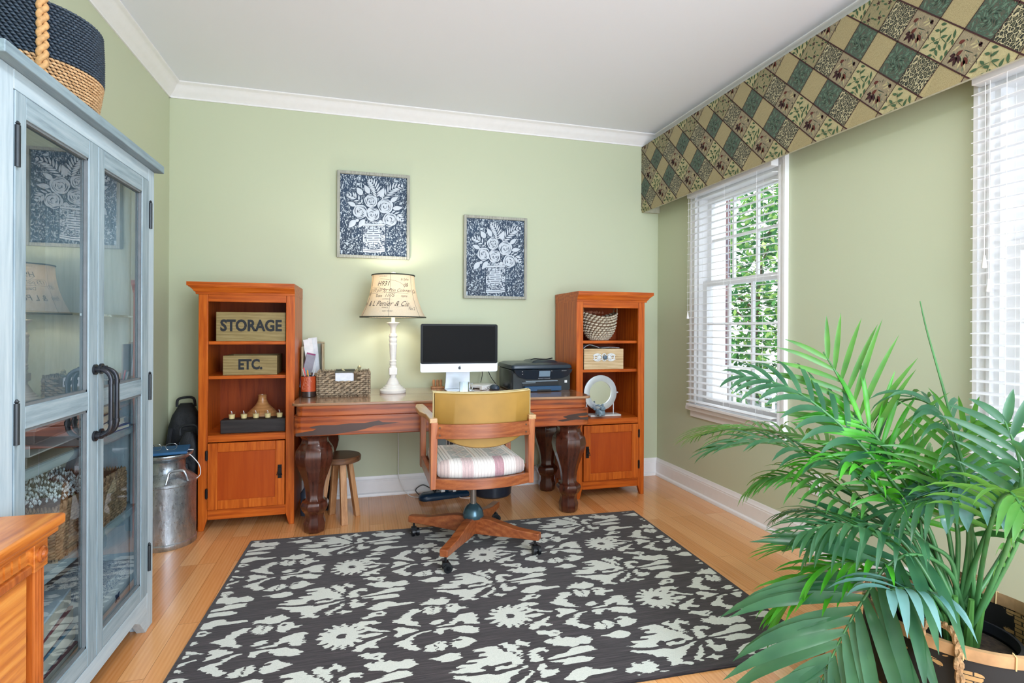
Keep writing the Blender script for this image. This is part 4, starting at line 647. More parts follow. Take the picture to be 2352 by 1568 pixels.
m = MB(); m.add([(.087*math.cos(2*PI*k/48), .008, rz_+.087*math.sin(2*PI*k/48)) for k in range(48)]+[(.087*math.cos(2*PI*k/48), .012, rz_+.087*math.sin(2*PI*k/48)) for k in range(48)], [tuple(range(48)), tuple(range(95, 47, -1))]); m.build('mirror_disc', MIR, e)
MB().box(-.09, .15, -.03, .07, 0, .014).build('stand_base', plain('stand_white', '#d9dad6', .4), e, .004)
m = MB(); [m.tube([(sg*.105, .008, .012), (sg*.105, .008, .10)], .004, 8) for sg in (-1, 1)]; m.build('post', SILV, e); m = MB(); m.tube([(.126, .008, rz_), (.14, .008, rz_)], .006, 10); m.build('pivot_knob', SILV, e)
e = thing('animal_figurine', 'small blue grey glazed animal figurine in front of the round mirror', 'figurine', (2.832, -.40, .5655), .3)
FIG = plain('glazed_blue', '#7d97a6', .25, var=.2, sc=90)
b = MB().lathe([(.018, 0), (.03, .008), (.034, .024), (.028, .042), (.014, .052), (.004, .055)], 20, sy=1.15)
for x, y in ((-.017, -.018), (.017, -.018), (-.017, .02), (.017, .02)): b.lathe([(.009, -.0), (.01, .014), (.006, .02)], 10, (x, y))
b.lathe([(.006, .04), (.018, .046), (.020, .058), (.014, .068), (.003, .071)], 16, (-.004, -.03)); b.build('body', FIG, e, smooth=True)
for sg in (-1, 1): MB().tube([(sg*.01-.004, -.026, .066), (sg*.02-.006, -.01, .078), (sg*.026-.012, .012, .072)], [.005, .008, .003], 8).build('ear', FIG, e, smooth=True)
MB().tube([(.0, .032, .03), (-.035, .03, .05), (-.05, .02, .062)], [.008, .007, .003], 8).build('tail', FIG, e, smooth=True)

# ------------------------------------------------------------------ desk
e = thing('desk', 'long rosewood writing desk with a pale polished top and bulging carved legs', 'desk', (1.714, -.74, 0), math.radians(-1.6))
DW, DD, DZ = .897, .70, .757
def rrect(w, y0, y1, r, n=6):
    P = []
    for cx, cy, a in ((w-r, y0+r, -PI/2), (w-r, y1-r, 0), (-w+r, y1-r, PI/2), (-w+r, y0+r, PI)): P += arc(cx, cy, r, a, a+PI/2, n)
    return P
def slab(P, z0, z1): m = MB(); m.loft([[(x, y, z) for x, y in P] for z in (z0, z1)]); return m
slab(rrect(DW, 0, DD, .05), DZ-.016, DZ).build('desktop', DTOP, e, .004)
MB().box(-DW+.01, DW-.01, .335, .3365, DZ-.001, DZ+.0004).build('leaf_seam', plain('seam', '#4a3020', .6), e)
slab(rrect(DW-.022, .022, DD-.022, .045), DZ-.075, DZ-.016).build('upper_apron', ROSE, e, .002)
slab(rrect(DW-.008, .008, DD-.008, .055), .571, DZ-.075).build('apron', ROSE, e, .006)
# dark figure in the veneer of the apron
VEN = plain('dark_figure', '#351a12', .35, coat=.3)
m = MB()
P = [(-.80, .624), (-.74, .632), (-.66, .630), (-.58, .637), (-.50, .636), (-.42, .648), (-.40, .637), (-.30, .632), (-.40, .622), (-.44, .619), (-.50, .601), (-.55, .592), (-.60, .586), (-.66, .578), (-.74, .576), (-.87, .574), (-.872, .590), (-.82, .598), (-.78, .603), (-.76, .613), (-.79, .617)]
m.prism(P, lambda u, w, h: (u, .0078-h, w), 0, .0003)
m.build('veneer_figure', VEN, e); m = MB()
m.prism([(.74, .640), (.80, .648), (.86, .652), (.872, .640), (.85, .632), (.80, .632), (.82, .622), (.872, .624), (.872, .606), (.79, .610), (.70, .600), (.66, .606), (.73, .618), (.70, .630)], lambda u, w, h: (u, .0078-h, w), 0, .0003)
m.build('veneer_figure', VEN, e)
lp = [(.0, .050), (.012, .058), (.030, .060), (.055, .062), (.085, .052), (.11, .055), (.135, .072), (.16, .079), (.178, .072), (.186, .056), (.20, .049), (.25, .053), (.30, .064), (.35, .082), (.40, .100), (.44, .108), (.475, .104), (.50, .090), (.52, .076), (.54, .072), (.556, .080), (.564, .090), (.572, .094)]
for sx_, sy_ in ((-1, 0), (1, 0), (-1, 1), (1, 1)):
    cx = sx_*(DW-.117); cy = .115 if sy_ == 0 else DD-.115
    m = MB(); m.lathe([(r*1.04, z) for z, r in lp], 8, (cx, cy), ph=PI/8); m.build('leg', WALN, e, .004)
# ------------------------------------------------------------------ swivel chair
e = thing('swivel_armchair', 'wooden swivel armchair with mustard vinyl back and southwestern print seat', 'chair', (1.785, -1.05, 0))
def arcx(x, bow, y0, hw=.265): return y0-bow*(1-(x/hw)**2)
VIN = plain('mustard_vinyl', '#a68038', .55, var=.1, sc=6, bump=.05); PIPE = plain('cream_piping', '#cdbf90', .4)
PY = -.205
for sg, nx_ in ((-1, 'l'), (1, 'r')):
    m = MB(); x = sg*.265; a, b = sorted((x, x+sg*-.034+sg*.0)); 
    m.loft([[(x-sg*.002, -.255, .395), (x-sg*.03, -.255, .395), (x-sg*.03, -.20, .395), (x-sg*.002, -.20, .395)], [(x, -.262, .60), (x-sg*.034, -.262, .60), (x-sg*.034, -.195, .60), (x, -.195, .60)], [(x, -.27, .725), (x-sg*.036, -.27, .725), (x-sg*.036, -.17, .725), (x, -.17, .725)]])
    m.build('rear_post', CHAIRWZ, e, .004)
    m = MB(); m.box(min(x, x-sg*.032), max(x, x-sg*.032), .20, .25, .395, .715); m.build('front_post', CHAIRWZ, e, .004)
    m = MB(); rings = []
    for y, wo, wi in ((-.268, .006, .034), (-.12, .008, .034), (-.02, .03, .03), (.16, .034, .026), (.262, .02, .02)): rings.append([(x+sg*wo, y, .722), (x-sg*wi, y, .722), (x-sg*wi, y, .746), (x+sg*wo, y, .746)])
    m.loft(rings); m.build('armrest', CHAIRWY, e, .005)
    m = MB(); m.box(min(x-sg*.004, x-sg*.028), max(x-sg*.004, x-sg*.028), -.2, .2, .40, .46); m.build('side_rail', CHAIRW, e, .003)
def bowed(z0, z1, bow, y0, th, hw, mat, nm, bev=.003, n=14):
    m = MB(); R = []
    for k in range(n+1):
        x = -hw+2*hw*k/n; y = arcx(x, bow, y0, hw); R.append([(x, y, z0), (x, y+th, z0), (x, y+th, z1), (x, y, z1)])
    m.loft(R); return m.build(nm, mat, e, bev)
bowed(.645, .716, .05, -.262, .022, .248, CHAIRW, 'back_rail')
bowed(.398, .448, .06, -.255, .024, .240, CHAIRW, 'rear_seat_rail')
MB().box(-.24, .24, .215, .24, .40, .45).build('front_seat_rail', CHAIRW, e, .003)
m = MB()
for sx_ in (-.222, .214):
    for z in (.663, .700): y = arcx(sx_, .05, -.262, .248); m.tube([(sx_, y+.004, z), (sx_, y-.003, z)], .0042, 10)
m.build('screw', plain('bronze_screw', '#4a3a2c', .4, .8), e)
# back pad: shield with curved lower edge
def pad(off, ins):
    R = []; n = 20
    for k in range(n+1):
        x = (-.248+.496*k/n)*(1-ins/.25); q = abs(x)/.248; zt = .868-.006*(1-q*q)-ins; zb = .592+.085*q**2.4+ins; y = arcx(x, .05, -.238, .248)+off
        R.append((x, y, zt, zb))
    return R
A, B_, C_ = pad(0, .006), pad(.012, 0), pad(.05, .0); D_ = pad(.062, .012); m = MB(); rings = []
for k in range(21):
    r = []
    for P, w in ((A, 1), (B_, 1), (C_, 1), (D_, 1)): r.append((P[k][0], P[k][1], P[k][2]))
    for P in (D_, C_, B_, A): r.append((P[k][0], P[k][1], P[k][3]))
    rings.append(r)
m.loft(rings); m.build('back_pad', VIN, e, smooth=True, angle=math.radians(60))
m = MB(); top = [Vector((x, y, z)) for x, y, z, _ in B_]; m.tube([(p.x, p.y-.002, p.z+.001) for p in top], .0035, 6); m.tube([(C_[k][0], C_[k][1]+.004, C_[k][2]+.001) for k in range(21)], .0035, 6)
for i in (0, 20): m.tube([(B_[i][0], B_[i][1], B_[i][2]), (B_[i][0], B_[i][1], B_[i][3])], .0035, 6); m.tube([(B_[i][0], B_[i][1], B_[i][2]), (C_[i][0], C_[i][1], C_[i][2]+.002)], .0035, 6)
m.build('piping', PIPE, e, smooth=True)
# seat cushion with woven print
t = NT('southwest_weave'); v = t.coord('Object'); s = t.n('ShaderNodeSeparateXYZ'); t.l(v, s.inputs[0]); X_, Y_, Z_ = s.outputs
g = t.math('ADD', Y_, t.math('MULTIPLY', Z_, -1.0))
st1 = t.ramp(t.math('FRACT', t.math('MULTIPLY', X_, 5.2)), [(0, '#dcd8cf'), (.06, '#8b8f88'), (.08, '#e3dfd8'), (.14, '#a08c84'), (.16, '#e6e2dc'), (.34, '#d7d6cf'), (.38, '#9aa89c'), (.42, '#b98f92'), (.47, '#b9a894'), (.62, '#9fb0b2'), (.66, '#e2ded6'), (.82, '#c9b6a6'), (.86, '#dfdcd4'), (.97, '#87928c')], 'CONSTANT')
wq = t.n('ShaderNodeTexVoronoi', distance='MANHATTAN'); t.l(t.coord('Object', (10.4, 8, 4)), wq.inputs[0]); wq.inputs['Scale'].default_value = 1; wq.inputs['Randomness'].default_value = .15
dm = t.ramp(wq.outputs['Distance'], [(0, '#d9dcda'), (.10, '#5b6672'), (.16, '#c7cbc6'), (.24, '#8f9a94'), (.36, '#a98d86'), (.42, '#cfc8bd'), (.55, '#7f8a86')], 'CONSTANT')
c = t.mix(t.ramp(t.math('PINGPONG', t.math('MULTIPLY', X_, 5.2), .5), [(.2, (0, 0, 0, 1)), (.22, (.75, .75, .75, 1))], 'CONSTANT'), st1, dm)
lines = t.ramp(t.math('FRACT', t.math('MULTIPLY', X_, 62)), [(0, (.62, .6, .6, 1)), (.16, (1, 1, 1, 1))], 'CONSTANT')
side = t.ramp(Y_, [(.0, (1, 1, 1, 1)), (.001, (0, 0, 0, 1))])
pk = t.ramp(t.math('FRACT', t.math('MULTIPLY_ADD', X_, 2.6, .28)), [(0, '#c9a9ac'), (.14, '#e4dddb'), (.42, '#a8647a'), (.55, '#e2dbd8'), (.72, '#bfa7a4'), (.84, '#e6e2de')], 'CONSTANT')
mk = t.math('GREATER_THAN', t.math('MULTIPLY', t.math('ADD', Y_, .19), -1), 0)
c = t.mix(t.math('MULTIPLY', mk, .85), c, pk); c = t.mix(.8, c, lines, 'MULTIPLY'); c = t.mix(t.math('MULTIPLY', t.noise(v, 260, 2), .35), c, '#f0ece6')
t.col(c).p(.9, 0, .15, 0, .3).bump(t.noise(v, 420, 1), .3, .001)
m = MB(); R = []
for z, ins in ((.440, .018), (.452, .004), (.478, 0), (.505, .006), (.522, .026), (.529, .07), (.531, .14)):
    ring = []
    hw = .226-ins; yb = -.215; n = 14
    for k in range(n+1): x = -hw+2*hw*k/n; ring.append((x, arcx(x, .065, yb+ins, .226)+0, z))
    for k in range(n+1): x = hw-2*hw*k/n; ring.append((x, .225-ins+.0, z-.008))
    R.append(ring)
m.loft(R); m.build('seat_cushion', t.m, e, smooth=True, angle=math.radians(70))
MB().box(-.225, .225, -.2, .215, .425, .442).build('seat_board', CHAIRW, e)
GUN = plain('gunmetal', '#3c474e', .35, .5)
m = MB().box(-.10, .10, -.075, .075, .385, .426).box(-.085, -.07, -.075, .06, .34, .386).box(.07, .085, -.075, .06, .34, .386).box(-.085, .085, -.078, -.06, .332, .344); m.build('tilt_mechanism', GUN, e, .002)
MB().lathe([(.017, .17), (.017, .43)], 16).build('column', plain('worn_steel', '#8a8078', .35, .7), e, smooth=True)
MB().lathe([(.055, .158), (.058, .166), (.056, .182), (.048, .204), (.034, .222), (.024, .228), (.020, .234)], 28).build('hub_cover', plain('hub_blue', '#45616c', .25, .55), e, smooth=True)
m = MB().lathe([(.032, .075), (.032, .16)], 12); m.build('hub', CHAIRWZ, e)
for a in (57, 147, 237, 322):
    A_ = math.radians(a); m = MB(); d = Vector((math.cos(A_), math.sin(A_), 0)); n_ = Vector((-d.y, d.x, 0)); R = []
    for r, z0, z1, w in ((.02, .075, .165, .022), (.10, .078, .166, .024), (.26, .088, .135, .024), (.385, .092, .128, .022)):
        c0 = d*r; R.append([c0+n_*w+Vector((0, 0, z0)), c0-n_*w+Vector((0, 0, z0)), c0-n_*w+Vector((0, 0, z1)), c0+n_*w+Vector((0, 0, z1))])
    m.loft(R); m.build('base_leg', CHAIRW, e, .006)
    c0 = d*.358; m = MB().tube([(c0.x, c0.y, .09), (c0.x, c0.y, .055)], .006, 8); ax_ = Vector((math.cos(A_+.7), math.sin(A_+.7), 0))
    zc = .034
    zc += .0
    for s_ in (-1, 1): m.tube([c0+ax_*s_*.006+Vector((.008, 0, zc)), c0+ax_*s_*.02+Vector((.008, 0, zc))], .0225, 16)
    m.tube([c0+ax_*-.02+Vector((.008, 0, zc)), c0+ax_*.02+Vector((.008, 0, zc))], .012, 10); m.cbox((c0.x, c0.y, zc+.018), (.03, .03, .02)); m.build('caster', BLACK, e, smooth=True)

# ------------------------------------------------------------------ stool and things below the desk
e = thing('stool', 'round wooden stool with a dark seat behind the left front desk leg', 'stool', (1.068, -.445, 0))
MB().lathe([(.118, .362), (.127, .368), (.128, .392), (.122, .400)], 40).build('seat', STOOLT, e, smooth=True, angle=.6)
for x, y in ((.032, -.10), (.105, .055), (-.05, .115), (-.11, -.02)):
    d = Vector((x, y, 0)).normalized(); p = Vector((x, y, 0)); q = d*.062; nn = Vector((-d.y, d.x, 0)); w = .019
    R = [[c_+nn*a_*w+d*b_*w*.8+Vector((0, 0, z)) for a_, b_ in ((-1, -1), (1, -1), (1, 1), (-1, 1))] for c_, z in ((p, 0), (q, .362))]; MB().loft(R).build('leg', STOOLW, e, .003)
e = thing('power_strip', 'dark blue surge protector with plugs on the floor beneath the chair', 'power strip', (1.76, -.17, 0), .12)
NAVY = plain('navy_plastic', '#16324a', .25, var=.04)
m = MB(); R = []
for z, ins in ((0, .004), (.012, 0), (.03, .004), (.042, .02)):
    R.append([(x, y, z) for x, y in arc(-.13, 0, .055-ins, PI/2, 3*PI/2, 10)+[(.17-ins, -.04+ins), (.17-ins, .04-ins)]])
m.loft(R); m.build('body', NAVY, e, smooth=True, angle=.9)
MB().box(-.03, .0, -.015, .02, .04, .07).build('plug', WHITEP, e, .004); MB().box(.05, .075, -.03, .0, .04, .075).build('plug', WHITEP, e, .004); MB().box(.0, .03, -.0, .035, .04, .07).build('plug', NAVY, e, .004)
def cable(pts, r, mat, label, nm='cable', grp=None):
    o = MB().tube(spline(pts, 7), r, 6).build(nm, mat, None, smooth=True); tag(o, label, 'cable', grp); return o
cable([(1.44, -.05, .74), (1.445, -.035, .55), (1.45, -.03, .3), (1.455, -.04, .12), (1.52, -.10, .012), (1.62, -.15, .006), (1.665, -.168, .015)], .003, WHITEP, 'thin white lamp cord hanging down the wall behind the desk')
cable([(1.60, -.12, .004), (1.57, -.05, .03), (1.62, -.04, .06), (1.67, -.06, .04), (1.70, -.09, .02)], .0035, BLACK, 'black cable looped against the baseboard by the power strip')
cable([(1.80, -.15, .075), (1.90, -.12, .05), (1.86, -.2, .004), (1.93, -.24, .004)], .0028, WHITEP, 'short white cord lying beside the plugs of the power strip')
e = thing('storage_bin', 'low round black container on the floor between the desk legs', 'bin', (2.10, -.17, 0))
MB().lathe([(.125, 0), (.135, .01), (.145, .11), (.148, .15), (.13, .155), (.12, .02)], 36).build('shell', plain('blueblack', '#1b2836', .3), e, smooth=True)
e = thing('file_crate', 'black crate of upright folders under the desk behind the chair seat', 'crate', (1.86, -.17, .155))
e.location = (1.80, -.06, 0); 
MB().box(-.10, .12, -.05, .04, .17, .33).build('crate_body', BLACK, e, .004); MB().box(-.10, -.09, -.04, .03, 0, .17).box(.11, .12, -.04, .03, 0, .17).build('crate_leg', BLACK, e)
for k, (c, w) in enumerate((('#9fb6c0', .06), ('#e8e8e6', .008), ('#3a3a40', .008), ('#dfe2e4', .006), ('#22242a', .02), ('#b9bfc4', .006))):
    x = -.085+sum((.062, .01, .011, .01, .022, .01)[:k]); MB().box(x, x+w, -.045, .035, .18, .43-.01*(k % 3)).build('folder', plain('folder%d' % k, c, .5), e)
e = thing('drum_case', 'round black case standing on the floor behind the left desk leg', 'case', (.925, -.10, 0), .0)
m = MB(); m.tube([(0, -.04, .42), (0, .04, .42)], .11, 36); m.build('drum', BLACK, e, .01); MB().box(-.035, .035, -.025, .025, 0.02, .33).box(-.08, .08, -.04, .04, 0, .02).build('stand', BLACK, e, .004)
tag(MB().lathe([(.032, 0), (.034, .01), (.034, .14), (.014, .17), (.013, .2)], 20).build('glass_bottle', plain('blue_glass', '#4a5c74', .15), None, smooth=True), 'blue grey bottle on the floor beside the left desk leg', 'bottle').location = (.862, -.30, 0)
tag(MB().lathe([(.05, 0), (.05, .012), (.03, .03), (.028, .10), (.04, .13), (.018, .15)], 20).build('speaker_pod', BLACK, None, smooth=True), 'small black pod behind the stool legs near the wall', 'speaker').location = (.985, -.20, 0)

# ------------------------------------------------------------------ milk can, folder, glasses, bags
t = NT('galvanised'); n1 = t.noise(t.coord('Object', (9, 9, 3)), 2.5, 6, .7); n2 = t.noise(t.coord(), 60, 4, .7)
t.col(t.ramp(n1, [(.3, '#7d848a'), (.5, '#a3abb1'), (.7, '#c4ccd2')])).p(.3, .9); t.l(t.ramp(n2, [(.3, (.22, .22, .22, 1)), (.7, (.45, .45, .45, 1))]), t.b.inputs['Roughness']); t.bump(n1, .4, .006); GALV = t.m
e = thing('milk_can', 'dented galvanised milk can on the floor between cabinet and bookcase', 'milk can', (.165, -.575, 0))
MB().lathe([(.146, 0), (.149, .004), (.149, .028), (.144, .032), (.145, .09), (.1445, .18), (.145, .30), (.146, .328), (.151, .332), (.151, .345), (.145, .35), (.132, .364), (.112, .38), (.098, .392), (.093, .40), (.093, .45), (.098, .46), (.112, .468), (.126, .480), (.130, .49), (.128, .495), (.118, .490), (.10, .485), (.0, .484)], 56).build('body', GALV, e, smooth=True, angle=.8)
for a in (-.9, 2.2):
    d = Vector((math.cos(a), math.sin(a), 0)); nn = Vector((-d.y, d.x, 0)); P = [d*.138-nn*.055+Vector((0, 0, .352)), d*.137-nn*.045+Vector((0, 0, .385)), d*.128-nn*.03+Vector((0, 0, .41)), d*.128+nn*.03+Vector((0, 0, .41)), d*.137+nn*.045+Vector((0, 0, .385)), d*.138+nn*.055+Vector((0, 0, .352))]
    MB().tube(spline(P, 4), .0065, 8).build('handle', GALV, e, smooth=True)
e = thing('tablet_case', 'blue folio case lying on top of the milk can', 'folder', (.155, -.585, .496), .18)
MB().box(-.16, .12, -.09, .1, 0, .016).build('cover', plain('folio_blue', '#1f5c8c', .5), e, .005)
m = MB(); m.tube([(.10, -.02, .012), (.145, -.03, .010)], .0022, 6); m.build('stylus', WHITEP, e)
e = thing('eyeglasses', 'thin rimless eyeglasses resting on the blue folio', 'eyeglasses', (.165, -.605, .513), .15)
m = MB(); q = MB()
for cx in (-.036, .036):
    P = [(cx+.026*math.copysign(abs(math.cos(a))**.7, math.cos(a)), -.02, .020+.017*math.copysign(abs(math.sin(a))**.8, math.sin(a))) for a in [2*PI*k/24 for k in range(24)]]
    m.tube(P, .0014, 6, closed=True); q.add([(x, -.02, z) for x, y, z in P], [tuple(range(24))])
m.tube([(-.01, -.02, .024), (0, -.022, .028), (.01, -.02, .024)], .0011, 5)
m.build('rim', CHROME, e, smooth=True); q.build('lens', GLASS, e)
for sg in (-1, 1): MB().tube([(sg*.062, -.02, .028), (sg*.064, .06, .026), (sg*.06, .10, .004)], .0013, 5).build('temple', CHROME, e)
cable([(.275, -.60, .492), (.305, -.61, .47), (.335, -.60, .42), (.338, -.59, .37), (.318, -.585, .345)], .0024, WHITEP, 'white charging cable looping from the blue folio down the milk can')
CLOTH = NT('backpack_nylon'); CLOTH.col(CLOTH.ramp(CLOTH.noise(CLOTH.coord(), 9, 4), [(.3, '#0e1013'), (.7, '#24282e')])).p(.6).bump(CLOTH.noise(CLOTH.coord('Object', (1, 1, 1)), 14, 4), .6, .02); CLOTH = CLOTH.m
def bag(name, label, loc, rz, w, d, h, lean, pocket):
    e = thing(name, label, 'backpack', loc, rz, 'black bags in the left corner'); R = []
    for k in range(11):
        z = h*k/10; q = (1-(k/10)**9*.62)*(.93+.07*math.sin(k)); R.append([(w/2*q*math.copysign(abs(math.cos(a))**.55, math.cos(a))+lean*z*.25, lean*z+d/2*q*math.copysign(abs(math.sin(a))**.55, math.sin(a)), z) for a in [2*PI*j/28 for j in range(28)]])
    MB().loft(R).build('body', CLOTH, e, smooth=True, angle=1.2)
    R = []
    for k in range(8): z = .05+h*pocket*k/7; q = 1-(k/7)**4*.6; R.append([(w*.38*q*math.copysign(abs(math.cos(a))**.6, math.cos(a))+lean*z*.25, lean*z-d/2+d*.3*q*math.copysign(abs(math.sin(a))**.6, math.sin(a))-.015, z) for a in [2*PI*j/20 for j in range(20)]])
    MB().loft(R).build('front_pocket', CLOTH, e, smooth=True, angle=1.2)
    t0 = Vector((lean*h*.25, lean*h, h))
    MB().tube(spline([t0+Vector((-.05, 0, -.02)), t0+Vector((-.045, 0, .025)), t0+Vector((0, 0, .038)), t0+Vector((.04, 0, .03)), t0+Vector((.05, 0, -.02))], 5), .008, 8).build('grab_handle', CLOTH, e, smooth=True)
    MB().tube([(-w*.3, -d/2-.01+lean*h*.8, h*.8), (-w*.42, -d/2-.05+lean*h*.45, h*.5), (-w*.3, -d/2-.02, h*.15)], .014, 6).build('strap', CLOTH, e, smooth=True)
    MB().box(w*.16, w*.2, -d/2-.045+lean*h*.62, -d/2-.038+lean*h*.62, h*.62-.05, h*.62).build('zip_pull', CHROME, e)
    return e
bag('backpack', 'tall black backpack with a grab handle leaning in the far left corner', (.125, -.125, 0), .1, .20, .13, .70, .04, .5)
bag('backpack', 'lower black bag with a silver zip pull beside the left bookcase', (.205, -.345, 0), -.1, .13, .09, .56, .03, .6)

# ------------------------------------------------------------------ desk top things
DT = .7575
e = thing('table_lamp', 'white turned table lamp with a script-print bell shade, lit', 'lamp', (1.395, -.30, DT))
LW = plain('lamp_white', '#ebeae6', .45, var=.03)
MB().lathe([(.082, 0), (.084, .004), (.084, .018), (.078, .024), (.068, .028), (.066, .036), (.055, .040), (.053, .048), (.043, .054), (.040, .066), (.033, .078), (.030, .085), (.026, .090), (.024, .098)], 40).build('base', LW, e, smooth=True, angle=.5)
MB().box(-.027, .027, -.027, .027, .117, .165).build('block', LW, e, .006)
MB().lathe([(.020, .095), (.020, .11), (.024, .118), (.02, .122)], 28).lathe([(.024, .163), (.018, .176), (.022, .184), (.023, .192), (.018, .198), (.024, .208), (.018, .216), (.022, .26), (.024, .305), (.026, .312), (.026, .322), (.022, .328), (.026, .340), (.026, .35), (.022, .358), (.028, .372), (.024, .384), (.018, .39), (.018, .425), (.024, .44), (.036, .452), (.042, .456), (.042, .460), (.012, .463), (.012, .5), (.015, .52), (.015, .56)], 28).build('stem', LW, e, smooth=True, angle=.6)
def shr(z):      # bell profile radius at height z (0..1)
    return .136+(.210-.136)*(1-z)**2.0
SZ0, SZ1 = .495, .768
t = NT('lampshade_linen'); nz = t.noise(t.coord(), 300, 2); t.col(t.ramp(nz, [(.3, '#e4d8c0'), (.7, '#f0e6d0')])).p(.8, 0, .2)
tl = t.n('ShaderNodeBsdfTranslucent'); tl.inputs[0].default_value = L('#ecdcc0'); mx = t.n('ShaderNodeMixShader'); mx.inputs[0].default_value = .22; t.l(t.b.outputs[0], mx.inputs[1]); t.l(tl.outputs[0], mx.inputs[2]); t.l(mx.outputs[0], t.out.inputs[0]); SHADE = t.m
pr = [(shr(k/16), SZ0+(SZ1-SZ0)*k/16) for k in range(17)]; sh = MB().lathe(pr+[(r-.002, z) for r, z in reversed(pr)], 64, cap=False).build('lamp_shade', SHADE, e, smooth=True, angle=1)
TRB = plain('shade_trim', '#3d4238', .8)
for r, z in ((shr(0)+.001, SZ0), (shr(1)+.001, SZ1)): MB().tube([(r*math.cos(2*PI*k/56), r*math.sin(2*PI*k/56), z) for k in range(56)], .0042, 6, closed=True).build('shade_trim', TRB, e, smooth=True)
MB().lathe([(.004, SZ1-.02), (.005, SZ1-.004), (.016, SZ1), (.018, SZ1+.012), (.014, SZ1+.022), (.003, SZ1+.026)], 16).build('finial', LW, e, smooth=True)
m = MB(); [m.tube([(0, 0, SZ1-.01), (shr(1)*.98*math.cos(a), shr(1)*.98*math.sin(a), SZ1-.004)], .0015, 5) for a in (0, 2.09, 4.19)]; m.tube([(0, 0, .55), (.045, 0, .60), (.05, 0, .66), (.0, 0, .75)], .0018, 5).tube([(0, 0, .55), (-.045, 0, .60), (-.05, 0, .66), (.0, 0, .75)], .0018, 5); m.build('harp', CHROME, e)
t = NT('bulb_glow'); em = t.n('ShaderNodeEmission'); em.inputs[0].default_value = (1, .9, .75, 1); em.inputs[1].default_value = 12; t.l(em.outputs[0], t.out.inputs[0])
MB().lathe([(.013, .56), (.016, .58), (.028, .61), (.03, .63), (.022, .655), (.002, .665)], 20).build('bulb', t.m, e, smooth=True)
pl_ = bpy.data.lights.new('lamp_light', 'POINT'); pl_.energy = 3.2; pl_.color = (1, .95, .87); pl_.shadow_soft_size = .03; po = bpy.data.objects.new('lamp_light', pl_); COL.objects.link(po); po.parent = e; po.location = (0, 0, .70)
INK = plain('shade_ink', '#77706a', .9); INKD = plain('shade_ink_dark', '#54504c', .9)
def on_shade(a0, z0):   # a0 angle of text centre; z0 height
    def f(x, y, z):
        zz = z0+y; q = (zz-SZ0)/(SZ1-SZ0); r = shr(max(0, min(1, q)))+.0008; a = a0+x/r; return (r*math.cos(a), r*math.sin(a), zz)
    return f
FA = -PI/2-.24   # the side facing the room
for body, a, z, s_, sh_, ink in (('H931', -.28, .705, .042, .35, INKD), ('1173 pol Sp: Pon Coleman', .0, .663, .030, .45, INK), ('Date', -.42, .628, .026, 0, INKD), ('11/75', .02, .630, .030, .5, INK), ('& L Penier & Cie', -.05, .577, .046, .5, INK), ('d&', .75, .70, .036, .4, INK), ('FRANCE', -.1, .552, .012, 0, INK), ('-- -- COMMERCE -- --', -.1, .606, .010, 0, INK), ('SAINT VINCENT', .0, .530, .010, 0, INK), ('la Sylva', .72, .735, .022, .4, INK), ('raphie', .62, .628, .020, .5, INK), ('No 2', .85, .548, .028, .4, INK), ('LE COMMERCE', -.3, .752, .009, 0, INK), ('1871', -1.1, .64, .03, .4, INK), ('Paris', -1.15, .58, .034, .4, INK), ('Cie', 1.25, .66, .034, .4, INK), ('Date', 1.9, .63, .03, 0, INK), ('Penier', 2.6, .6, .045, .4, INK), ('H931', 3.4, .69, .04, .3, INK)):
    text('script', body, ink, sh, on_shade(FA+a, z), s_, .9, .0, .0004, shear=sh_)
m = MB()
for a in (-1.0, .05, 1.1, 2.2, 3.2, 4.2): m.tube([((shr(k/16)+.0012)*math.cos(FA+a), (shr(k/16)+.0012)*math.sin(FA+a), SZ0+(SZ1-SZ0)*k/16) for k in range(17)], .0008, 4)
f_ = on_shade(FA, 0)
for P in ([(-.13, .68), (-.09, .68), (-.05, .672), (0, .668), (.03, .672)], [(-.06, .735), (0, .73), (.05, .72), (.09, .70), (.1, .68)], [(-.08, .70), (-.05, .672), (0, .665)], [(-.14, .645), (-.05, .646), (.05, .648), (.13, .642)], [(.05, .556), (.1, .56), (.15, .566)]): m.tube([f_(p.x, p.y, 0) for p in spline([(a, b, 0) for a, b in P], 5)], .0007, 4)
m.build('seam', INK, sh)

# computer
e = thing('desktop_computer', 'slim aluminium all-in-one computer with a dark screen on the desk', 'computer', (1.838, -.30, DT))
ALU = plain('aluminium', '#c9ced4', .3, .5, var=.01); SCR = plain('screen_glass', '#1c1c1d', .5, spec=.06, var=0)
def rr(w, z0, z1, r, y, n=6):
    P = []
    for cx, cz, a in ((w-r, z0+r, -PI/2), (w-r, z1-r, 0), (-w+r, z1-r, PI/2), (-w+r, z0+r, PI)): P += [(x, y, z) for x, z in arc(cx, cz, r, a, a+PI/2, n)]
    return P
MB().loft([rr(.264, .128, .452, .012, 0), rr(.264, .128, .452, .012, .006), rr(.20, .17, .42, .03, .036)]).build('body', ALU, e, smooth=True, angle=.5)
MB().loft([rr(.264, .184, .4525, .012, -.002), rr(.264, .184, .4525, .012, .0002)]).build('glass_front', plain('bezel_black', '#17181a', .3, spec=.1, var=0), e, smooth=True, angle=.5)
MB().box(-.248, .248, -.0028, -.0018, .196, .440).build('screen', SCR, e)
MB().loft([[(-.08, .04, .28), (.08, .04, .28), (.08, .046, .28), (-.08, .046, .28)], [(-.085, .07, .06), (.085, .07, .06), (.085, .076, .06), (-.085, .076, .06)], [(-.09, .075, .006), (.09, .075, .006), (.09, .09, .006), (-.09, .09, .006)]]).build('stand_arm', ALU, e, .002)
MB().box(-.092, .092, -.06, .10, 0, .006).build('foot', ALU, e, .003)
ap = []
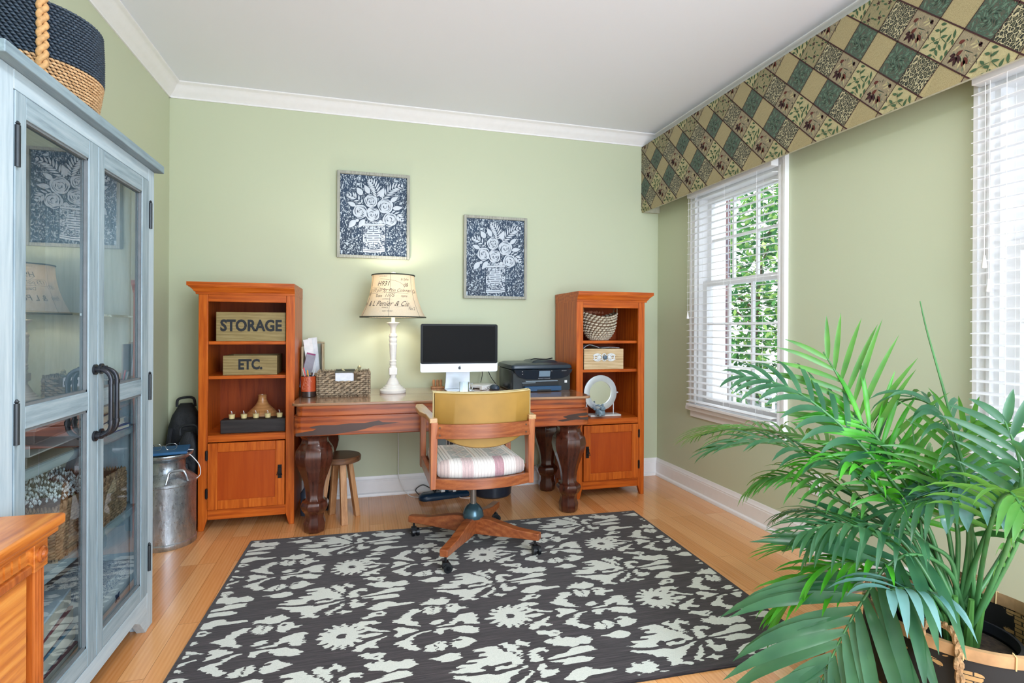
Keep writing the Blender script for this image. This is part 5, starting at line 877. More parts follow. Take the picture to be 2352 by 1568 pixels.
for k in range(40):
    a = 2*PI*k/40; r = .0105*(1+.10*math.cos(2*a)*-1-.14*math.exp(-((a-PI/2)/.28)**2)-.10*math.exp(-((a-3*PI/2)/.28)**2)); x, y = r*math.cos(a), r*math.sin(a)
    d = math.hypot(x-.0155, y-.001)
    if d < .0078: x, y = .0155+(x-.0155)/d*.0078, .001+(y-.001)/d*.0078
    ap.append((x, y))
m = MB(); m.prism(ap, lambda u, w, h: (u, -.0004-h, w+.155), 0, .0006); m.prism(leafp(-.001, .0105, .005, .018, .0024, 4), lambda u, w, h: (u, -.0004-h, w+.155), 0, .0006); m.build('logo', plain('logo_grey', '#2f3338', .4), e)
e = thing('glass_mug', 'clear glass mug on the desk in front of the computer stand', 'mug', (1.852, -.40, DT))
t = NT('clear_glass'); t.b.inputs['Transmission Weight'].default_value = 1; t.col('#f6fbfb').p(.02); t.b.inputs['IOR'].default_value = 1.45; CLEAR = t.m
MB().lathe([(.030, 0), (.032, .003), (.034, .07), (.032, .07), (.030, .008), (.0, .007)], 28, cap=False).build('cup', CLEAR, e, smooth=True)
MB().tube(spline([(.032, 0, .058), (.052, 0, .056), (.056, 0, .036), (.048, 0, .016), (.032, 0, .014)], 4), .0036, 8).build('handle', CLEAR, e, smooth=True)
e = thing('network_router', 'flat white router with a black edge on the desk beside the printer', 'router', (2.035, -.15, DT), -.1)
MB().lathe([(.06, 0), (.075, .006), (.078, .02), (.07, .026)], 32, sx=1.3, sy=.9).build('lid', WHITEP, e, smooth=True); MB().box(-.09, .09, -.05, .05, 0, .008).build('tray', BLACK, e, .003)
e = thing('computer_mouse', 'dark rounded mouse on the desk left of the printer', 'mouse', (2.09, -.27, DT), .2); MB().lathe([(.030, 0), (.036, .008), (.032, .022), (.018, .032), (.002, .034)], 24, sx=.9, sy=1.4).build('shell', plain('mouse_blue', '#3a4a5c', .3), e, smooth=True)
e = thing('charger_block', 'small white charger block on the desk with a coiled lead', 'charger', (2.005, -.29, DT)); MB().cbox((0, 0, .016), (.045, .03, .03), rz=.5).build('block', WHITEP, e, .004); MB().tube([(.02+.022*math.cos(a), .0+.02*math.sin(a), .012+.006*math.sin(a*2)) for a in [k*.5 for k in range(14)]], .0022, 6).build('lead', WHITEP, e)
cable([(1.93, -.02, .80), (1.95, -.03, .85), (1.94, -.06, .79), (1.97, -.10, .785)], .0022, WHITEP, 'white lead rising behind the computer from the router')
cable([(2.04, -.02, .93), (2.05, -.05, .85), (2.03, -.09, .79)], .0028, BLACK, 'upright black lead behind the right edge of the computer')
cable([(2.08, -.02, .92), (2.11, -.06, .83), (2.14, -.10, .775), (2.11, -.18, .762)], .0028, BLACK, 'slanting black lead touching the printer side')
e = thing('rubber_stamp_rack', 'small wooden rack of three wooden stamps behind the computer', 'stamp rack', (1.715, -.10, DT))
RW_ = plain('beech', '#b98458', .5, var=.15); MB().box(-.045, .045, -.03, .03, 0, .012).build('rack_base', RW_, e, .002)
for x in (-.026, 0, .024): MB().lathe([(.009, .0122), (.010, .05), (.007, .06)], 14, (x, 0)).build('stamp', RW_, e, smooth=True)
tag(MB().box(-.018, .018, -.02, .02, 0, .045).build('ink_box', plain('slate_box', '#4c5058', .5), None, .003), 'small slate grey box between the stamp rack and computer stand', 'box').location = (1.785, -.13, DT)

# printer
e = thing('printer', 'black inkjet printer on the desk beside the right bookcase', 'printer', (2.385, -.43, DT), .02)
PB = plain('printer_blue_black', '#22313f', .28, var=.04); PBS = plain('printer_shell', '#20262b', .25, var=.02); PBG = plain('printer_gloss', '#1a2733', .12, var=.02)
m = MB(); R = []
for y, w, z0, z1 in ((.0, .205, .0, .125), (.02, .215, .0, .145), (.32, .215, 0, .150), (.36, .20, .0, .14)): R.append(rr(w, z0, z1, .012, y))
m.loft(R); m.build('case', PBS, e, smooth=True, angle=.6)
m = MB(); R = []
for z, ins in ((.150, 0), (.158, -.003), (.176, .003), (.188, .03)): R.append([(x, y, z) for x, y in rrect(.216-ins, -.012+ins, .36-ins, .02, 4)])
m.loft(R); lid = m.build('scanner_lid', PB, e, smooth=True, angle=.7)
m = MB(); m.loft([[(x, y, z) for x, y in rrect(w, y0, y1, .02, 4)] for w, y0, y1, z in ((.10, .06, .30, .186), (.085, .08, .28, .200), (.06, .10, .26, .206))]); m.v = [(x+.05, y, z) for x, y, z in m.v]; m.build('feeder_cover', PB, e, smooth=True, angle=.7)
MB().tube(spline([(-.05, .1, .206), (-.02, .1, .214), (.06, .12, .208), (.12, .12, .216)], 4), .004, 6).build('paper_guide', BLACK, e)
m = MB(); n = 16; top = [(-.21, .148), (.213, .148)]; P = [(-.205, .146), (-.20, .128), (-.17, .098), (-.12, .082), (-.06, .079), (.06, .079), (.13, .082), (.18, .098), (.205, .125), (.213, .146)]
m.prism(P, lambda u, w, h: (u, -.004-(.148-w)*-.25-.022-h+.0, w), -.03, .004); m.build('control_panel', PBG, e, .002)
pn = lambda x0, x1, z0, z1, off=.0048: [(x, -.004+(.148-z)*.25-.022-off, z) for x, z in ((x0, z0), (x1, z0), (x1, z1), (x0, z1))]
MB().add(pn(-.03, .05, .098, .138, .0052), [(0, 1, 2, 3)]).build('touch_screen', plain('lcd_grey', '#7c93a5', .2, var=.02), e)
m = MB(); [m.cbox((x, -.004+(.148-z)*.25-.0275, z), (.005, .002, .003)) for x, z in ((-.15, .135), (-.148, .118), (.06, .137))]; m.build('indicator_light', WHITEP, e)
def onp(z0, x0): return lambda x, y, z: (x0+x, -.004+(.148-(z0+y))*.25-.0272, z0+y)
text('maker_name', 'HEWLETT-PACKARD', plain('print_silver', '#c9ced4', .4), e, onp(.086, .01), .0095, 1.0, .0002, .0004)
text('model_text', 'HP ENVY', plain('print_silver', '#c9ced4', .4), e, onp(.137, .15), .009, 1.0, .0002, .0004)
MB().box(-.12, .11, -.012, .01, .066, .070).box(-.145, -.05, -.010, .004, .056, .0585).build('output_slot_trim', plain('slot_silver', '#9fb0c0', .3, .4), e)
MB().box(-.14, .12, -.004, .02, .03, .068).build('output_recess', plain('recess_black', '#0b0d10', .5), e)
MB().box(-.135, .125, -.045, .04, .004, .036).build('paper_tray', plain('tray_blue', '#1d4a70', .25, var=.03), e, .003); MB().box(-.05, .05, -.047, -.04, .004, .014).build('tray_grip', plain('recess_black', '#0b0d10', .5), e)
MB().box(.165, .183, -.0022, .0, .052, .070).build('sticker', WHITEP, e)

# mug of pens, letter holder, wicker tray
e = thing('pen_mug', 'burnt orange jar with a line-drawn figure holding pens by the bookcase', 'jar', (.882, -.40, DT))
MB().lathe([(.040, .0), (.043, .003), (.043, .034), (.043, .128), (.040, .128), (.039, .01), (0, .008)], 32, cap=False).build('glass_base', plain('smoked_base', '#3a2a26', .2), e, smooth=True)
MB().lathe([(.0438, .034), (.0438, .126)], 32, cap=False).build('orange_sleeve', plain('burnt_orange', '#b84a24', .35, var=.08, sc=12), e, smooth=True)
def onj(x, y, z): a = -PI/2-.3+x/.0445; return (.0447*math.cos(a), .0447*math.sin(a), y)
m = MB(); JL = [[(-.004, .118), (.002, .120), (.006, .113), (.002, .107), (-.006, .108), (-.008, .114), (-.004, .118)], [(.008, .116), (.020, .117), (.026, .106), (.033, .100), (.036, .097), (.030, .096), (.022, .100)], [(-.002, .107), (-.010, .098), (-.012, .085), (-.018, .070), (-.020, .062)], [(.004, .107), (.010, .098), (.013, .086), (.018, .072), (.024, .064), (.028, .062)], [(-.022, .060), (-.010, .056), (.006, .058), (.024, .056), (.020, .048), (.004, .045), (-.014, .048), (-.022, .054), (-.022, .060)], [(-.006, .096), (.000, .090), (.006, .096)], [(-.008, .082), (.0, .086), (.008, .082), (.008, .070), (-.008, .070), (-.008, .082)]]
for P in JL: m.tube([onj(p.x, p.y, 0) for p in spline([(a, b, 0) for a, b in P], 4)], .0007, 4)
m.build('line_drawing', plain('jar_line', '#e6a98c', .6), e)
r5 = random.Random(9)
for k, (c, lb) in enumerate((('#3f9fb0', 'teal pen leaning left in the orange jar'), ('#e8e8e8', 'white pen beside the teal one in the orange jar'), ('#d8434a', 'tall red capped pencil in the orange jar'), ('#e8a33c', 'yellow pencil in the orange jar'), ('#30343c', 'black pen in the orange jar'), ('#c9ced4', 'silver pen in the orange jar'), ('#d0336a', 'pink marker leaning right in the orange jar'), ('#5a7da8', 'blue pen in the orange jar'))):
    a = k*.8+2.2; bx, by = .012*math.cos(a+2), .012*math.sin(a+2); tx, ty = .034*math.cos(a), .030*math.sin(a); hh = (.165, .17, .18, .165, .15, .158, .14, .15)[k]
    pe = thing('pen', lb, 'pen', (.882, -.40, DT), 0, 'pens and pencils in the orange jar'); B0, T0 = Vector((bx, by, .012)), Vector((tx, ty, hh)); T0 = B0+(T0-B0)*1
    MB().tube([B0, B0+(T0-B0)*.8], .0035, 7).build('barrel', plain('pen%d' % k, c, .4), pe); MB().tube([B0+(T0-B0)*.8, T0], .0042, 7).build('cap', plain('pen%d' % k, c, .4), pe)
e = thing('letter_holder', 'tan desk file holder standing against the wall behind the orange jar', 'letter holder', (.885, -.145, DT))
TANH = plain('holder_tan', '#a89a7c', .6); MB().box(-.065, .07, .045, .055, 0, .33).box(.06, .07, -.06, .045, 0, .32).box(-.065, -.055, -.06, .045, 0, .30).box(-.055, .06, -.06, -.05, 0, .13).box(-.055, .06, -.05, .045, 0, .008).build('case', TANH, e, .002)
for k, (x, y, hh, tl_, c, lb) in enumerate(((-.012, .01, .34, -.22, '#eef0f0', 'tall white papers leaning in the file holder'), (.012, .02, .35, -.16, '#dfe4e8', 'pale grey papers behind the tall white ones'), (-.030, -.02, .24, .35, '#9c9ca8', 'grey papers leaning right in the file holder'), (-.035, .0, .25, .4, '#a04a78', 'magenta edged booklet low in the file holder'), (.03, .03, .31, -.1, '#8f9a90', 'sage green papers at the back of the file holder'))):
    o = MB().cbox((x, 0, hh/2+.01), (.055, .004+.002*(k % 2), hh-.02), ry=tl_*.6).build('paper_sheaf', plain('sheaf%d' % k, c, .7), None); tag(o, lb, 'papers', 'papers in the file holder'); o.location = (.885, -.145+y-.01, DT+.008)
def rect_basket(loc, w, d, h, label, mat, matd, knr=.009, rz=0, rim=True, rows=6, slot=True):
    rows, knr = (11, .0115) if slot else (15, .0085)
    e = thing('wicker_tray_basket', label, 'basket', loc, rz)
    MB().box(-w, w, -d, d, .004, .010).box(-w, -w+.004, -d, d, .01, h-.01).box(w-.004, w, -d, d, .01, h-.01).box(-w, w, d-.004, d, .01, h-.01).box(-w, -w*.34 if slot else w, -d, -d+.004, .01, h-.01).box(w*.40 if slot else w-.01, w, -d, -d+.004, .01, h-.01).box(-w, w, -d, -d+.004, .01, h*.6).build('liner', matd, e)
    m = MB(); per = [(-w, -d, w, -d), (w, -d, w, d), (w, d, -w, d), (-w, d, -w, -d)]
    for (x0, y0, x1, y1) in per:
        l = math.hypot(x1-x0, y1-y0); nn = max(3, int(l/(.036 if slot else .028))); dx, dy = (x1-x0)/l, (y1-y0)/l; ox, oy = dy, -dx
        for i in range(rows):
            z = .014+(h-.03)*i/(rows-1)
            for j in range(-1, nn):
                s0 = l*(j+(i % 2)*.5)/nn; s1 = s0+l/nn*1.12; s0 = max(0, s0); s1 = min(l, s1)
                if s1-s0 < .006: continue
                if slot and y0 == y1 and y0 < 0 and z > h*.6 and s1 > l*.34 and s0 < l*.70: continue
                P = [(x0+dx*(s0+(s1-s0)*q)+ox*b_, y0+dy*(s0+(s1-s0)*q)+oy*b_, z+c_) for q, b_, c_ in ((0, -.001, -.003), (.3, knr*.45, -.001), (.7, knr*.45, .001), (1, -.001, .003))]; m.tube(P, [knr*.3, knr*.62, knr*.62, knr*.3], 5)
    m.build('woven_wall', mat, e, smooth=True, angle=1.5)
    m = MB(); r_ = random.Random(2)
    for zz in ((h-.004, .006) if rim else (h-.004,)):
        for (x0, y0, x1, y1) in per:
            l = math.hypot(x1-x0, y1-y0); nn = int(l/.009)
            for j in range(nn):
                q = (j+.5)/nn; x, y = x0+(x1-x0)*q, y0+(y1-y0)*q
                if slot and zz > .02 and y0 == y1 and y0 < 0 and .34 < q < .70: continue
                j1 = r_.uniform(-.004, .004); m.tube([(x-(x1-x0)/l*.004+j1, y-(y1-y0)/l*.004, zz-.010), (x, y, zz+.002+abs(j1)), (x+(x1-x0)/l*.003, y+(y1-y0)/l*.003, zz-.008)], [.0035, .005, .003], 5)
    m.build('rim', mat, e, smooth=True)
    return e
WIC = plain('wicker_mixed', '#a8957c', .8, var=.35, sc=55); WICD = plain('wicker_inside', '#5a4a38', .9)
wbk = rect_basket((1.09, -.36, DT), .15, .075, .155, 'rectangular wicker basket with a dark bar handle and card tag on the desk', WIC, WICD)
for y in (-.075, .075): MB().tube([(-.052, y, .152), (.062, y, .152)], .006, 8).build('bar_handle', plain('bar_green', '#4a4d40', .5), wbk)
o = MB().box(-.05, .06, -.068, -.064, .09, .148).build('card', plain('card_white', '#e6eaf2', .6), None); tag(o, 'white folded card with a gold loop inside the wicker basket handle gap', 'card'); o.location = (1.09, -.36, DT)
m = MB(); GS = plain('gold_sculpt', '#b8b088', .35, .3)
m.tube([(-.02, 0, .16), (.02, 0, .12), (.05, 0, .085)], .006, 8).tube([(.08, 0, .165), (.05, .0, .13), (.02, 0, .09)], .006, 8); m.lathe([(.004, .158), (.011, .166), (.012, .176), (.004, .184)], 12, (.082, 0)); m.lathe([(.003, .155), (.007, .16), (.006, .166)], 10, (-.022, 0))
o = m.build('gold_ornament', GS, None, smooth=True); tag(o, 'crossed pale gold ornament poking out of the desk wicker basket', 'ornament'); o.location = (1.10, -.35, DT)
# ------------------------------------------------------------------ glazed cabinet on the left wall (front face x=.395, runs along y)
e = thing('display_cabinet', 'tall blue grey washed cabinet with glazed double doors on the left wall', 'cabinet', (0, 0, 0)); e.location = (.02, -1.96, 0)
def Q(m, x0, x1, y0, y1, z0, z1): return m.box(x0-.02, x1-.02, y0+1.96, y1+1.96, z0, z1)
CY0, CY1, CF = -2.44, -1.472, .395
Q(MB(), .03, .425, -2.468, -1.455, 1.80, 1.83).build('top_slab', SLABW, e, .003)
for a, b in ((CY0, -2.377), (-1.530, CY1)): Q(MB(), CF-.06, CF, a, b, 0, 1.80).build('corner_post', PALEW, e, .003)
Q(MB(), CF-.03, CF, -2.377, -1.53, 1.752, 1.80).build('header_rail', PALEWY, e, .002)
Q(MB(), CF-.03, CF, -2.377, -1.53, .085, .143).build('base_rail', PALEWY, e, .002)
m = MB(); m.prism([(-1.53, .087), (-1.53, .0), (-1.545, 0), (-1.60, .06), (-1.65, .087)], lambda u, w, h: (h-.02, u+1.96, w), CF-.03, CF); m.prism([(-2.377, .087), (-2.26, .087), (-2.31, .06), (-2.36, 0), (-2.377, 0)], lambda u, w, h: (h-.02, u+1.96, w), CF-.03, CF); m.build('foot_bracket', PALEWY, e)
for a, b in ((CY0+.002, CY0+.02), (CY1-.02, CY1-.002)): Q(MB(), .03, CF-.06, a, b, .0, 1.80).build('side_panel', PALEW, e)
Q(MB(), .03, .04, CY0+.02, CY1-.02, .08, 1.80).build('back_panel', plain('cabinet_back', '#a9bac2', .6), e)
for z in (.12, .485, .795): Q(MB(), .04, CF-.035, CY0+.021, CY1-.021, z-.013, z+.013).build('shelf', GREYWY, e, .002)
Q(MB(), .045, CF-.05, CY0+.022, CY1-.022, 1.218, 1.226).build('glass_shelf', CLEAR, e)
def cdoor(y0, y1, g0, g1, hinge, hy):
    m = MB(); X0, X1 = CF-.018, CF+.002
    Q(m, X0, X1, y0, g0, .147, 1.75); Q(m, X0, X1, g1, y1, .147, 1.75)
    d = m.build('door', GREYW, e, .002)
    for za, zb in ((1.694, 1.75), (.929, .985), (.147, .205)): Q(MB(), X0, X1-.0005, g0, g1, za, zb).build('door_rail', GREYWY, d, .002)
    m = MB()
    for z0, z1 in ((.205, .929), (.985, 1.694)):
        for (a, b, c, f_) in ((g0, g0+.007, z0, z1), (g1-.007, g1, z0, z1), (g0, g1, z0, z0+.007), (g0, g1, z1-.007, z1)): Q(m, X1-.012, X1-.004, a, b, c, f_)
        
    m.build('glazing_bead', plain('bead_dark', '#6d7478', .5), d)
    for z0, z1 in ((.207, .927), (.987, 1.692)): Q(MB(), X1-.0145, X1-.0125, g0+.001, g1-.001, z0, z1).build('pane', CGLASS, d)
    for z in (1.617, .948, .279): m = MB(); m.tube([(CF+.004-.02, hy+1.96, z-.05), (CF+.004-.02, hy+1.96, z+.05)], .0065, 8); m.lathe([(.002, z+.049), (.006, z+.054), (.002, z+.06)], 8, (CF-.016, hy+1.96)); m.build('hinge', plain('hinge_grey', '#3d4246', .4, .6), d, smooth=True, angle=1)
    hx = hinge; m = MB(); PX = CF+.0+.002-.02; yy = hx+1.96
    m.tube([(PX+.012, yy, 1.050)]+[(PX+.012+.033*math.sin(a)+.0, yy, 1.050-.033*(1-math.cos(a))) for a in (.3, .6, .9, 1.2, 1.5)]+[(PX+.045, yy, .95), (PX+.045, yy, .876)]+[(PX+.012+.033*math.cos(a), yy, .876-.033*math.sin(a)) for a in (.3, .6, .9, 1.2, 1.5)]+[(PX+.012, yy, .843)], .0068, 14)
    for z in (1.05, .843): mm = MB().tube([(PX, yy, z), (PX+.006, yy, z)], .0165, 20).tube([(PX+.004, yy, z), (PX+.018, yy, z)], .0095, 16); m.add(mm.v, mm.f)
    for z in (1.010, .885): m.tube([(PX+.045, yy, z-.006), (PX+.045, yy, z+.006)], .009, 12)
    m.build('pipe_handle', plain('pipe_iron', '#3a3c42', .3, .75), d, smooth=True, angle=.6)
cdoor(-2.375, -1.953, -2.330, -2.010, -1.973, -2.370)
cdoor(-1.949, -1.532, -1.908, -1.596, -1.932, -1.522)
# contents of the cabinet
def stack(items, x, y, z, ang0=0):
    for k, (w, d, h, c, lab, nm, cat) in enumerate(items):
        e_ = thing(nm, lab, cat, (x, y, z), ang0+.12*((k*7) % 5-2)*.5, 'papers and books stacked inside the cabinet'); cm = plain(nm+c, c, .5)
        MB().box(-w/2, w/2, -d/2, d/2, 0, .0025).box(-w/2, w/2, -d/2, d/2, h-.0025, h).box(-w/2, -w/2+.003, -d/2, d/2, .0025, h-.0025).build('cover', cm, e_)
        MB().box(-w/2+.004, w/2-.004, -d/2+.004, d/2-.004, .0026, h-.0026).build('pages', plain('book_pages', '#dcd8cc', .8), e_); z += h+.0004
stack([(.2, .27, .016, '#2f5f94', 'blue binder at the bottom of the cabinet stack behind the right door', 'book', 'book'), (.19, .26, .022, '#e2e4e6', 'white ring binder above the blue one in the cabinet', 'book', 'book'), (.18, .24, .03, '#1f4e6c', 'teal book in the cabinet stack behind the right door', 'book', 'book'), (.17, .22, .035, '#b9ae94', 'tan thick book high in the cabinet stack', 'book', 'book'), (.17, .22, .02, '#e8eaec', 'white book topping the cabinet stack behind the right door', 'book', 'book')], .25, -1.73, .8085)
for k, (c, w, h) in enumerate((('#6f6a66', .28, .028), ('#b7babd', .28, .03), ('#4e4a48', .26, .034), ('#9a9da0', .27, .018))):
    e_ = thing('letter_tray', ('dark grey tray at the bottom of the pile behind the left cabinet door', 'silver tray second in the pile behind the left cabinet door', 'charcoal tray third in the pile behind the left cabinet door', 'light grey tray on top of the pile behind the left cabinet door')[k], 'tray', (.22, -2.09, .8085+(0, .0285, .0592, .0936)[k]), .03*k, 'trays behind the left cabinet door')
    MB().box(-.13, .13, -w/2, w/2, 0, .004).box(-.13, -.126, -w/2, w/2, .004, h).box(-.126, .13, -w/2, -w/2+.004, .004, h).box(-.126, .13, w/2-.004, w/2, .004, h).build('shell', plain('traymat%d' % k, c, .35, .2), e_, .001)
for y, lab in ((-1.955, 'brown wicker basket behind the left cabinet door, white berry sprigs on top'), (-1.70, 'brown wicker basket behind the right cabinet door')):
    b_ = rect_basket((.215, y, .4985), .13, .125 if y < -1.9 else .10, .16, lab, plain('wicker_brown', '#8a735a', .8, var=.35, sc=55), WICD, rim=True, rows=7, slot=False)
m = MB(); r6 = random.Random(4)
for k in range(1100):
    a = r6.uniform(0, 6.3); rr = math.sqrt(r6.random()); p = Vector((.12*rr*math.cos(a), .16*rr*math.sin(a), .015+.09*(1-rr*rr)*r6.random()+r6.uniform(0, .03)))
    s_ = .0042; m.add([p+Vector(d)*s_ for d in ((1, 0, 0), (0, 1, 0), (-1, 0, 0), (0, -1, 0), (0, 0, 1.4), (0, 0, -1.4))], [(0, 1, 4), (1, 2, 4), (2, 3, 4), (3, 0, 4), (1, 0, 5), (2, 1, 5), (3, 2, 5), (0, 3, 5)])
    if k % 4 == 0: q = p*.5; m.tube([(q.x, q.y, 0), tuple(p)], .0012, 4, mi=1)
o = m.build('berry_sprigs', [plain('berry_white', '#e6eef2', .5), plain('twig_brown', '#4a4240', .8)], None); tag(o, 'heap of white berry sprigs on the wicker basket behind the left cabinet door', 'sprigs', kind='stuff'); o.location = (.215, -1.94, .64)
e_ = thing('patterned_box', 'white box with blue damask print at the cabinet bottom behind the right door', 'box', (.24, -1.625, .1335))
t = NT('blue_damask'); n = t.noise(t.coord(), 38, 3, .6, 2.5); t.col(t.ramp(n, [(.44, '#e4ecf2'), (.5, '#3f6a9c'), (.56, '#e4ecf2')])).p(.6)
MB().box(-.09, .09, -.12, .12, 0, .10).build('case', plain('pale_case', '#dfe8ee', .6), e_, .002); MB().box(-.093, .093, -.123, .123, .1004, .14).build('lid', t.m, e_, .002)
m = MB(); [m.prism(leafp(0, 0, .018*s_, .014*w_, .007, 4), lambda u, w, h: (.0905+h, u, .05+w), 0, .001) for s_ in (-1, 1) for w_ in (1, -1)]; m.build('butterfly', plain('butterfly_blue', '#2c4a70', .6), e_)
e_ = thing('photo_frame', 'small cream edged dark picture frame inside the cabinet by its right side', 'picture frame', (.12, -1.515, .1335), 0)
MB().box(-.07, .07, 0, .015, 0, .23).build('frame', plain('cream_frame', '#d6c8b8', .5), e_, .002); MB().box(-.06, .06, -.001, .001, .01, .22).build('picture', plain('dark_picture', '#2a2a2e', .5), e_)
for k, (c, lab, nm) in enumerate((('#5c2030', 'maroon bound book low in the cabinet behind the left door', 'book'), ('#2f7090', 'teal bound book above the maroon one in the cabinet', 'book'), ('#7a2f3c', 'red bound book over the teal one in the cabinet', 'book'), ('#cfe0ec', 'pale blue dotted book topping the low cabinet pile', 'book'))):
    e_ = thing('book', lab, 'book', (.22, -2.07, .1335+k*.055), .05*k, 'books low behind the left cabinet door'); MB().box(-.11, .11, -.16, .16, 0, .05).build('cover', plain('lowbook%d' % k, c, .6), e_, .004); MB().box(.1101, .1105, -.154, .154, .006, .044).build('pages', plain('book_pages', '#dcd8cc', .8), e_)
# basket on top of the cabinet
t = NT('navy_rope'); t.col(t.ramp(t.noise(t.coord('Object', (1, 1, 6)), 60, 3), [(.3, '#1c2630'), (.7, '#3c4c5c')])).p(.55); NROPE = t.m
t = NT('natural_rope'); t.col(t.ramp(t.noise(t.coord('Object', (1, 1, 6)), 60, 3), [(.3, '#9c7448'), (.7, '#dcb88c')])).p(.75); TROPE = t.m
e = thing('storage_basket', 'large round basket, navy over natural rope, on top of the display cabinet', 'basket', (.222, -1.975, 1.8305))
BR = .176
def brad(z): return BR*(.93+.10*min(1, z/.12)-.03*max(0, (z-.2)/.12))
MB().lathe([(brad(0)-.004, 0), (brad(.15)-.006, .15), (brad(.27)-.006, .272), (brad(.27)-.012, .272), (brad(.1)-.014, .012), (0, .01)], 48, cap=False).build('liner', plain('basket_navy_inside', '#1a222c', .9), e, smooth=True)
def twist(zs, mat, nm):
    m = MB()
    for i, z in enumerate(zs):
        n = 84
        for j in range(n):
            a = 2*PI*(j+.5*(i % 2))/n; da = 2*PI/n*.62; R = brad(z); m.tube([((R+dr)*math.cos(a+d_), (R+dr)*math.sin(a+d_), z+h) for d_, dr, h in ((-da, -.003, .0035), (0, .0028, 0), (da, -.003, -.0035))], [.002, .0042, .002], 5)
    m.build(nm, mat, e, smooth=True, angle=1.5)
nz_ = 31; zz = [.005+i*.0088 for i in range(nz_)]
twist(zz[:13], TROPE, 'natural_weave'); twist(zz[13:], NROPE, 'navy_weave')
for a0 in (-.95, 2.19):
    m = MB()
    for ph in (0, PI):
        P = []
        for k in range(60): z = .02+.25*k/59; R = brad(z)+.012; P.append(((R+.005*math.cos(z*120+ph))*math.cos(a0)-.008*math.sin(z*120+ph)*math.sin(a0), (R+.005*math.cos(z*120+ph))*math.sin(a0)+.008*math.sin(z*120+ph)*math.cos(a0), z))
        m.tube(P, .0075, 10)
    m.build('rope_handle', plain('golden_rope', '#c79a66', .7, var=.15, sc=90), e, smooth=True)
e = thing('plastic_lid', 'clear round plastic lid standing up inside the basket on the cabinet', 'lid', (.15, -1.92, 1.905), .3)
m = MB(); m.tube([(0, .115*math.cos(a), .13+.115*math.sin(a)) for a in [2*PI*k/48 for k in range(48)]], .0025, 6, closed=True); m.build('rim', plain('clear_rim', '#e8efe8', .2), e, smooth=True)
m = MB(); m.add([(0, .115*math.cos(2*PI*k/48), .13+.115*math.sin(2*PI*k/48)) for k in range(48)], [tuple(range(48))]); m.build('disc', GLASS, e)

# ------------------------------------------------------------------ oak chest at lower left
e = thing('oak_chest', 'golden oak chest with fluted posts and dentil edge at lower left', 'chest', (.27, -2.95, 0))
def R_(m, x0, x1, y0, y1, z0, z1): return m.box(x0-.27, x1-.27, y0+2.95, y1+2.95, z0, z1)
OY0, OY1, OX = -3.42, -2.475, .508
Q2 = MB(); R_(Q2, .02, .535, OY0-.03, OY1+.030, .727, .752); Q2.build('top_board', OAK, e, .006)
R_(MB(), .02, .525, OY0-.02, OY1+.020, .712, .7268).build('top_moulding', OAK, e, .004)
R_(MB(), .02, OX-.012, OY0, OY1, .06, .712).build('carcass', OAK, e, .002)
m = MB(); R_(m, OX-.012, OX-.004, OY0+.06, OY1-.06, .668, .712)
k = 0
while OY1-.075-k*.026 > OY0+.08: y = OY1-.075-k*.026; R_(m, OX-.006, OX, y-.018, y, .672, .706); k += 1
m.build('dentil_rail', OAK, e)
R_(MB(), OX-.012, OX+.006, OY0+.06, OY1-.06, .648, .668).build('bead_rail', OAKZ, e, .005)
for yc in (OY1-.033, OY0+.033):
    R_(MB(), OX-.012, OX+.008, yc-.026, yc+.026, .648, .712).build('corner_block', OAK, e, .002)
    m = MB().lathe([(.018, 0), (.018, .003), (.014, .006), (.012, .004), (.009, .005), (.006, .009), (.001, .011)], 20); m.v = [(OX+.008-.27+z, yc+2.95+x, .680+y) for x, y, z in m.v]; m.build('rosette', OAKZ, e, smooth=True, angle=.4)
    m = MB(); pr = []
    for j in range(41): u = -.022+.044*j/40; pr.append((OX-.004+.006-.0035*abs(math.sin(u/.044*PI*4)), yc+u))
    pr = [(OX-.012, yc-.022)]+pr+[(OX-.012, yc+.022)]; m.loft([[(x-.27, y+2.95, z) for x, y in pr] for z in (.06, .648)]); m.build('fluted_post', OAKZ, e)
R_(MB(), .02, OX+.012, OY0-.01, OY1+.01, 0, .06).build('plinth', OAK, e, .004)
OAKP = wood('golden_oak_drawer', [(.2, '#a0561c'), (.42, '#c57428'), (.6, '#d98c38'), (.85, '#e5a550')], 'y', 1.1, .3, ring=.25, coat=.3)
for z0, z1 in ((.33, .645), (.075, .32)):
    d = R_(MB(), OX-.014, OX-.002, OY0+.065, OY1-.065, z0, z1).build('drawer', OAKP, e, .004)
    for yy in (OY1-.262, OY0+.262):
        zc = z1-.045; m = MB(); X0 = OX-.002-.27; Yc = yy+2.95
        for y in (-.045, .045): mm = MB().lathe([(.015, 0), (.013, .003), (.006, .005), (.006, .014), (.009, .017), (.002, .019)], 14); m.add([(X0+z, Yc+y+x, zc+.012+w) for x, w, z in mm.v], mm.f)
        m.tube(spline([(X0+.014, Yc-.045, zc+.012), (X0+.018, Yc-.05, zc-.01), (X0+.02, Yc-.03, zc-.028), (X0+.02, Yc+.03, zc-.028), (X0+.018, Yc+.05, zc-.01), (X0+.014, Yc+.045, zc+.012)], 5), .004, 8); m.build('bail_pull', plain('pewter', '#9a9c98', .3, .8), d, smooth=True)

